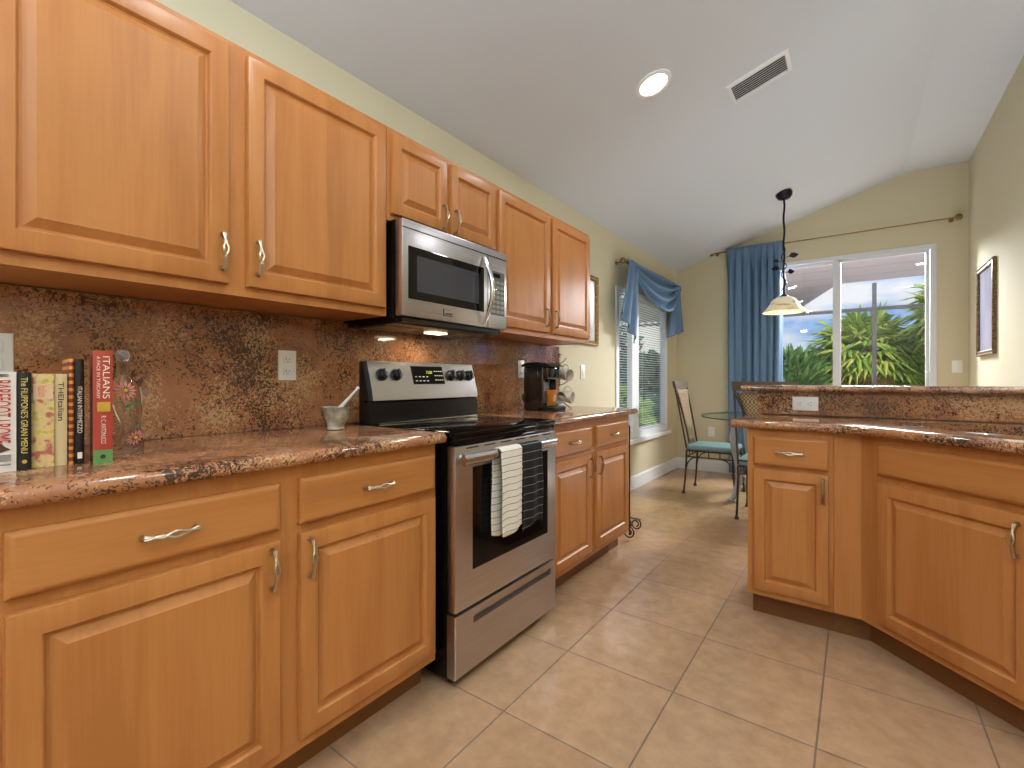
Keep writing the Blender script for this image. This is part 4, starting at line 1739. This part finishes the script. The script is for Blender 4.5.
f.lathe([(0.010, 0.2405), (0.012, 0.243), (0.015, 0.25), (0.0165, 0.258), (0.014, 0.267), (0.006, 0.271)], 20, (0, -0.004, 0))
f.build('stopper', mat('clear_stopper', 'd8d4d2', 0.12, trans=0.85), r, 60)
pet, ctr, lf = mat('daisy_petal', 'e08a80', 0.5), mat('daisy_centre', 'e8c838', 0.5), mat('painted_leaf', '4a7a4c', 0.5)
fwd = Vector((cam.location.x - BX, -BY, 0)).normalized()
side = Vector((-fwd.y, fwd.x, 0))


def bottle_front(a, z):
    """point on the flask's room side at sideways offset a"""
    for s0, s1 in zip(secs[:-1], secs[1:]):
        if s0[0] <= z <= s1[0]:
            k = (z - s0[0]) / (s1[0] - s0[0])
            y, w, b_ = [s0[i] + (s1[i] - s0[i]) * k for i in (1, 2, 3)]
            q = max(-0.96, min(0.96, a / w))
            return Vector((b_ * sqrt(1 - q * q) + 0.0012, y + w * q, z))
    return Vector((0.02, 0, z))


for fa, fz, fr_ in ((-0.004, 0.163, 0.026), (0.014, 0.036, 0.021)):
    f = MB()
    for k in range(13):
        a = 2 * pi * k / 13
        c0_, c1_ = (fa + cos(a) * fr_ * 0.28, fz + sin(a) * fr_ * 0.28), (fa + cos(a) * fr_, fz + sin(a) * fr_)
        md_ = ((c0_[0] + c1_[0]) / 2, (c0_[1] + c1_[1]) / 2)
        nx, nz_ = -sin(a) * fr_ * 0.12, cos(a) * fr_ * 0.12
        ps = [bottle_front(*q) for q in (c0_, (md_[0] + nx, md_[1] + nz_), c1_, (md_[0] - nx, md_[1] - nz_))]
        f.rings([ps, [p_ + Vector((0.0008, 0, 0)) for p_ in ps]])
    f.build('painted_daisy', pet, r)
    f = MB()
    p_ = bottle_front(fa, fz)
    f.lathe([(0.0045, 0), (0.003, 0.0014)], 10, mtx=basis(p_, (0, 1, 0), (0, 0, 1), (1, 0, 0)))
    f.build('daisy_centre', ctr, r)
for fa, fz, an in ((-0.004, 0.122, 0.5), (0.014, 0.128, 2.4), (0.012, 0.066, 0.2), (-0.034, 0.020, 1.2)):
    f = MB()
    ps = [bottle_front(fa + q * cos(an) - w * sin(an), fz + q * sin(an) + w * cos(an)) for q, w in ((-0.012, 0), (0, 0.005), (0.012, 0), (0, -0.005))]
    f.rings([ps, [p_ + Vector((0.0008, 0, 0)) for p_ in ps]])
    f.build('painted_leaf', lf, r)

# mortar and pestle
MX, MY = 0.225, 1.068
m_mb = noise_mat('grey_green_marble', [(0.35, '6d6656'), (0.5, '9c927e'), (0.7, 'c9c2b2')], 18, 0.25, detail=6)
f = MB()
f.lathe([(0.030, 0.0), (0.034, 0.004), (0.031, 0.012), (0.034, 0.022), (0.046, 0.050), (0.052, 0.080), (0.053, 0.088), (0.047, 0.088), (0.043, 0.070), (0.032, 0.035), (0.005, 0.028)], 32, (0, 0, 0))
o = f.build('mortar', m_mb, None, 50)
o.location = (MX, MY, CT + 0.0005)
tag(o, 'grey marble mortar on the counter beside the range', 'mortar')
a = Vector((MX + 0.010, MY - 0.022, CT + 0.052))
b = Vector((MX + 0.012, MY + 0.100, CT + 0.165))
d = (b - a).normalized()
f = MB()
f.tube([a + d * t for t in (-0.002, 0.004, 0.02, 0.05, 0.10, 0.145, 0.152, 0.158, 0.163)], [0.006, 0.012, 0.012, 0.008, 0.0062, 0.0055, 0.0075, 0.0078, 0.003], 12)
tag(f.build('pestle', mat('pale_marble', 'cfc6b8', 0.25), None, 60), 'pale slim pestle leaning in the grey marble mortar', 'pestle')

# coffee maker
r = thing('coffee_maker', 'black single-cup coffee maker on the counter right of the range', 'coffee maker', (0.150, 2.462, CT + 0.0005))
r.scale = (0.84, 0.79, 1.0)
m_cm = mat('gloss_dark_brown', '2a211c', 0.12, coat=0.5)
f = MB()
f.rbox(0.0, 0.125, 0, 0.205, 0.0, 0.272, 0.012, 3)
f.rbox(0.120, 0.205, 0.012, 0.193, 0.195, 0.272, 0.010, 3)
f.build('housing', m_cm, r, 50)
f = MB()
f.rbox(0.06, 0.172, -0.004, 0.012, 0.020, 0.272, 0.004)
f.build('side_panel', m_cm, r, 50)
f = MB()
f.rbox(0.06, 0.172, 0.193, 0.209, 0.020, 0.272, 0.004)
f.build('side_panel', m_cm, r, 50)
f = MB()
lidp = [(-0.012, 0.274), (-0.012, 0.286), (0.03, 0.298), (0.12, 0.301), (0.20, 0.292), (0.226, 0.280), (0.222, 0.274)]
f.prism(lidp, -0.008, 0.213, Matrix(((1, 0, 0, 0), (0, 0, 1, 0), (0, 1, 0, 0), (0, 0, 0, 1))))
f.build('lid', M['black_plastic'], r, 40)
f = MB()
f.box(0.124, 0.128, 0.03, 0.175, 0.05, 0.19)
f.build('recess_panel', mat('silver_plastic', '9a9a9c', 0.3), r)
f = MB()
f.rbox(0.10, 0.262, 0.010, 0.195, 0.0, 0.030, 0.008)
f.build('drip_tray', M['black_plastic'], r, 40)
f = MB()
f.rbox(0.202, 0.214, 0.03, 0.175, 0.205, 0.265, 0.004)
f.build('brew_head', M['black_glass'], r, 40)
f = MB()
f.tube([(0.150, 0.10, 0.196), (0.150, 0.10, 0.178)], [0.02, 0.012], 14)
f.build('spout', M['black_plastic'], r, 40)
f = MB()
f.tube([(0.02, -0.006, 0.10), (0.018, -0.03, 0.10), (0.018, -0.034, 0.07), (0.02, -0.006, 0.05)], 0.006, 8)  # small dark loop standing off the left side
f.build('side_loop', M['black_plastic'], r, 50)
cupr = thing('paper_cup', 'orange paper cup standing on the coffee maker drip tray', 'cup', (0.306, 2.541, CT + 0.0315))
f = MB()
f.lathe([(0.028, 0.0), (0.029, 0.001), (0.037, 0.093), (0.0385, 0.096), (0.037, 0.0975), (0.035, 0.094), (0.027, 0.006), (0.004, 0.006)], 28)
f.build('cup_wall', mat('orange_paper', 'c8792c', 0.5), cupr, 50)
f = MB()
for t in (0.035, 0.055):
    pts = []
    for i in range(9):
        a = -0.25 + 0.5 * i / 8 - 0.35
        rr = 0.0285 + (0.0085) * (t + 0.012 * cos((i - 4) * 0.6)) / 0.093 + 0.0006
        pts.append((rr * cos(a), rr * sin(a), t + 0.012 * cos((i - 4) * 0.6)))
    f.tube(pts, 0.0022, 5)
f.build('printed_motif', ink['cream'], cupr)

# mug tree with mugs
MTX, MTY = 0.255, 2.735
r = thing('mug_tree', 'silver wire mug tree standing behind the coffee maker', 'mug rack', (MTX, MTY, CT + 0.0005))
f = MB()
f.tube([(0, 0, 0.03), (0, 0, 0.34)], 0.005, 8)
f.lathe([(0.002, 0.335), (0.012, 0.343), (0.014, 0.352), (0.008, 0.363), (0.001, 0.366)], 14)
f.build('pole', M['chrome'], r, 50)
for k in range(3):
    a = 0.3 + k * 2 * pi / 3
    f = MB()
    f.tube([(0.002 * cos(a), 0.002 * sin(a), 0.06), (0.035 * cos(a), 0.035 * sin(a), 0.035), (0.075 * cos(a), 0.075 * sin(a), 0.004), (0.085 * cos(a), 0.085 * sin(a), 0.010)], 0.0036, 8)
    f.build('foot', M['chrome'], r, 50)
M['mug'] = mat('cream_stoneware', 'd9cfc0', 0.3)
arms = [(-0.25, 0.300), (2.1, 0.300), (0.15, 0.155), (-1.05, 0.155), (3.0, 0.155)]
for a, z in arms:
    f = MB()
    f.tube([(0, 0, z), (0.035 * cos(a), 0.035 * sin(a), z + 0.012), (0.062 * cos(a), 0.062 * sin(a), z + 0.034)], 0.0034, 8)
    f.build('arm', M['chrome'], r, 50)
mug = None
labels = ['cream mug hanging high on the front of the mug tree', None, 'cream mug hanging low at the right of the mug tree', 'cream mug hanging low at the left of the mug tree, next to the coffee maker', None]
for (a, z), lb in zip(arms, labels):
    if lb is None:
        continue
    # handle hooked on the arm, mouth outwards and slightly down
    pos = Vector((MTX + 0.052 * cos(a), MTY + 0.052 * sin(a), CT + z - 0.032))
    out = Vector((cos(a), sin(a), -0.10)).normalized()
    zz = Vector((0, 0, 1))
    up = (zz - out * zz.dot(out)).normalized()
    sd_ = up.cross(out)
    if mug is None:
        mug = bpy.data.objects.new('mug', None)
        C.objects.link(mug)
        f = MB()
        f.lathe([(0.026, 0.0), (0.031, 0.004), (0.036, 0.03), (0.040, 0.075), (0.0415, 0.088), (0.0385, 0.088), (0.034, 0.03), (0.027, 0.008), (0.004, 0.007)], 28, (0, -0.042, 0))
        f.build('cup', M['mug'], mug, 50)
        f = MB()
        f.tube([(0, -0.006, 0.072), (0, 0.012, 0.074), (0, 0.024, 0.060), (0, 0.022, 0.036), (0, 0.006, 0.022), (0, -0.010, 0.020)], 0.0045, 8)
        f.build('handle', M['mug'], mug, 60)
        o = mug
    else:
        o = dup(mug, (0, 0, 0), 0, lb)
    o.matrix_world = basis(pos - up * 0.0 - out * 0.045, sd_, up, out)
    tag(o, lb, 'mug', 'cream mugs on the mug tree')

# ------------------------------------------------------------------ outdoors
f = MB()
f.box(-60, 60, YF + 0.151, 90, -0.40, -0.25)
f.box(-60, -0.151, -30, YF + 0.151, -0.40, -0.25)
struct('lawn', f, noise_mat('grass', [(0.3, '5c7034'), (0.7, '8c9a54')], 3.0, 0.9))
f = MB()
f.box(-3, 6, YF + 0.151, 12.2, -0.249, -0.02)  # pale and run out past the roof to bounce sun onto the nook ceiling
struct('patio_slab', f, noise_mat('patio_concrete', [(0.3, 'd8d2c8'), (0.7, 'eae6dd')], 8, 0.8))
M['soffit'] = stripe_mat('soffit_boards', 'c0b4be', '91868e', 1, 0.62, 0.02, 0.7)
f = MB()
f.prism([(-3, YF + 0.151), (6, YF + 0.151), (6, 9.25), (1.60, 9.25), (0.75, 12.4), (-3, 12.4)], 2.65, 2.85)
struct('patio_roof', f, M['soffit'])
r = thing('screen_enclosure', 'dark bronze screen enclosure frame beyond the patio', 'screen frame', (0, 9.45, -0.0195))
for x in (-2.5, -0.4, 2.06, 4.3):
    f = MB()
    f.box(x - 0.028, x + 0.028, -0.03, 0.03, 0.0, 2.66 if x > 1.6 else 2.3)
    f.build('post', M['cage'], r)
for z in (2.225, 0.12):
    f = MB()
    f.box(-2.47, 4.27, -0.035, -0.0305 + 0.03, z, z + 0.055)
    f.build('beam', M['cage'], r)

leafm = {}


def leaf_mat(name, cols, rough=0.5):
    m = mat(name, cols[0], rough)
    l = m.node_tree.links
    b = m.node_tree.nodes['Principled BSDF']
    g = N(m, 'ShaderNodeNewGeometry')
    rp = ramp(m, [(i / (len(cols) - 1), c) for i, c in enumerate(cols)])
    l.new(g.outputs['Random Per Island'], rp.inputs[0])
    l.new(rp.outputs[0], b.inputs['Base Color'])
    tr = N(m, 'ShaderNodeBsdfTranslucent')
    l.new(rp.outputs[0], tr.inputs[0])
    mx = N(m, 'ShaderNodeMixShader')
    mx.inputs[0].default_value = 0.35
    o = [n for n in m.node_tree.nodes if n.type == 'OUTPUT_MATERIAL'][0]
    l.new(b.outputs[0], mx.inputs[1])
    l.new(tr.outputs[0], mx.inputs[2])
    l.new(mx.outputs[0], o.inputs[0])
    return m


M['frond'] = leaf_mat('palm_frond', ['6f9440', '8fb04c', 'a8bf58', 'c2c46a', '84a848'])
M['frond_dry'] = leaf_mat('dry_frond', ['b89a5c', 'c8ac6c', 'a88c54'])
M['bush1'] = leaf_mat('bush_leaf', ['4f7a48', '6a9458', '7fa668', '5c8652'])
M['bush2'] = leaf_mat('bush_leaf_light', ['7ea254', '98b868', '6a924c'])
M['bush3'] = leaf_mat('bush_leaf_dark', ['4c7a6a', '6a9886', '86ac9c'])
M['bark'] = noise_mat('palm_bark', [(0.3, '6a5c4c'), (0.7, '9c8d78')], 20, 0.9, (1, 1, 6))


def frond(mb, base, d, size, rnd, blades=15):
    d = d.normalized()
    sd = d.cross(Vector((0, 0, 1)))
    sd = sd.normalized() if sd.length > 0.05 else Vector((1, 0, 0))
    up = sd.cross(d).normalized()
    hub = base + d * size * 0.62 - Vector((0, 0, 0.10 * size))
    mb.rings([[base + sd * 0.012, base - up * 0.012, base - sd * 0.012], [hub + sd * 0.008, hub - up * 0.008, hub - sd * 0.008]])
    for k in range(blades):
        a = radians(-105 + 210 * k / (blades - 1)) + rnd.uniform(-0.05, 0.05)
        bd = (d * cos(a) + sd * sin(a) + up * 0.12 * cos(a)).normalized()
        nb = bd.cross(up).normalized()
        ln = size * (0.75 - 0.22 * abs(a) / 1.8) * rnd.uniform(0.9, 1.1)
        w = size * 0.045
        p0, p1 = hub, hub + bd * ln * 0.5 - Vector((0, 0, 0.03 * size))
        p2 = hub + bd * ln - Vector((0, 0, size * rnd.uniform(0.14, 0.36)))
        v = [mb.v(q) for q in (p0, p1 + nb * w - up * w * 0.4, p1 + up * w * 0.3, p1 - nb * w - up * w * 0.4, p2)]
        mb.face([v[0], v[1], v[2]])
        mb.face([v[0], v[2], v[3]])
        mb.face([v[1], v[4], v[2]])
        mb.face([v[2], v[4], v[3]])


def palm(name, loc, h, size, n, label, seed, dry=6):
    rnd = random.Random(seed)
    r = thing(name, label, 'palm tree', loc, 0, 'fan palms beyond the patio')
    f = MB()
    f.tube([(0.03 * sin(i), 0.03 * cos(i * 1.3), h * i / 8) for i in range(9)], [0.20, 0.17, 0.16, 0.16, 0.15, 0.15, 0.16, 0.18, 0.10], 12)
    f.build('trunk', M['bark'], r, 50)
    f = MB()
    c = Vector((0, 0, h))
    for k in range(n):
        a = k * 2.39996
        el = radians(82 - 118 * ((k + 0.5) / n) ** 0.85)
        d = Vector((cos(a) * cos(el), sin(a) * cos(el), sin(el)))
        frond(f, c, d, size * rnd.uniform(0.85, 1.15), rnd)
    f.build('fronds', M['frond'], r, None, recalc=False)
    f = MB()
    for k in range(dry):
        a = rnd.uniform(0, 6.28)
        d = Vector((cos(a) * 0.6, sin(a) * 0.6, -0.75))
        frond(f, c - Vector((0, 0, 0.1)), d, size * 0.8, rnd, 11)
    f.build('dry_fronds', M['frond_dry'], r, None, recalc=False)
    return r


palm('fan_palm', (2.00, 14.2, -0.25), 2.15, 0.98, 64, 'bushy fan palm in the middle of the right door pane', 3)
palm('fan_palm', (3.75, 13.6, -0.25), 2.75, 1.05, 64, 'taller fan palm at the right edge of the right door pane', 5)
palm('fan_palm', (1.25, 15.5, -0.25), 1.50, 0.85, 46, 'low fan palm beside the door mullion left of the bushy one', 8)
palm('fan_palm', (2.95, 15.4, -0.25), 1.70, 0.9, 46, 'low fan palm between and behind the two big ones', 11)


def bush(name, loc, rx, ry, rz, n, ls, m, label, seed, group, spray=0.0):
    rnd = random.Random(seed)
    r = thing(name, label, 'shrub', loc, 0, group)
    f = MB()
    for k in range(5):
        a = k * 1.3
        f.tube([(0, 0, 0), (0.3 * rx * cos(a), 0.3 * ry * sin(a), rz * 0.5), (0.6 * rx * cos(a), 0.6 * ry * sin(a), rz * 1.1)], [0.03, 0.02, 0.008], 6)
    f.build('stems', M['bark'], r)
    f = MB()
    for _ in range(n):
        while True:
            p = Vector((rnd.uniform(-1, 1), rnd.uniform(-1, 1), rnd.uniform(-1, 1)))
            if 0.35 < p.length < 1:
                break
        q = p.length
        bump = 0.82 + 0.25 * noise.noise(p * 2.2 + Vector((seed, 0, 0)))
        c = Vector((p.x * rx * bump, p.y * ry * bump, rz + p.z * rz * bump))
        d = (p + Vector((rnd.uniform(-1, 1), rnd.uniform(-1, 1), rnd.uniform(-0.6, 0.9)))).normalized()
        if spray:
            d = (Vector((p.x, p.y, 0.8)) + Vector((rnd.uniform(-.5, .5), rnd.uniform(-.5, .5), rnd.uniform(-.6, .6))) * spray).normalized()
        s = d.orthogonal().normalized()
        s = (s * cos(rnd.uniform(0, 6.28)) + d.cross(s) * sin(rnd.uniform(0, 6.28)))
        s = (s - d * s.dot(d)).normalized()
        L = ls * rnd.uniform(0.7, 1.3)
        w = L * (0.10 if spray else 0.28)
        v = [f.v(x) for x in (c, c + d * L * 0.5 + s * w, c + d * L - Vector((0, 0, L * 0.15)), c + d * L * 0.5 - s * w)]
        f.face(v)
    f.build('foliage', m, r, None, recalc=False)
    return r


g = 'shrubs beyond the patio'
bush('shrub', (0.55, 13.6, -0.25), 0.85, 0.8, 1.12, 2600, 0.34, M['bush1'], 'feathery blue-green shrub behind the left door pane, beside the curtain', 21, g, 0.8)
bush('shrub', (1.45, 16.4, -0.25), 1.0, 0.8, 1.10, 1800, 0.26, M['bush2'], 'light green shrub behind the left door pane next to the mullion', 22, g)
bush('shrub', (-1.1, 13.6, -0.25), 1.2, 0.9, 1.1, 2000, 0.3, M['bush1'], 'green shrub hidden from the kitchen by the blue curtain', 23, g)
bush('shrub', (3.4, 17.5, -0.25), 1.4, 0.9, 1.2, 1800, 0.28, M['bush2'], 'light green shrub far behind the palms on the right', 24, g)
bush('shrub', (5.6, 14.8, -0.25), 1.4, 1.0, 1.5, 1800, 0.3, M['bush1'], 'green shrub beyond the right edge of the sliding door', 25, g)
g = 'shrubs outside the left window'
bush('shrub', (-2.1, 11.2, -0.25), 0.75, 0.9, 1.05, 800, 0.3, M['bush3'], 'dark green shrub outside the right half of the left window', 31, g)
bush('shrub', (-1.7, 8.3, -0.25), 0.6, 0.8, 0.65, 1100, 0.22, M['bush2'], 'low light green shrub close outside the left window', 32, g)
bush('shrub', (-3.4, 12.4, -0.25), 0.7, 1.0, 1.5, 700, 0.3, M['bush3'], 'dark green shrub outside the left half of the left window', 33, g)

r = thing('neighbour_house', 'white stucco house wall added to brighten the view through the left window blinds', 'house', (-4.7, 20, -0.25))
f = MB()
f.box(-5, 0, -12, 12, 0.0, 5.2)  # tall sunlit white wall, added so the window looks out on something bright
f.build('wall', noise_mat('white_stucco', [(0.3, 'dedcd6'), (0.7, 'f0eee8')], 10, 0.9), r)
f = MB()
xz_prism(f, [(-5.5, 5.2), (0.35, 5.2), (-2.6, 6.6)], -12.4, 12.4)
f.build('roof', noise_mat('roof_tile', [(0.3, '8a6a58'), (0.7, 'a88672')], 6, 0.8), r)
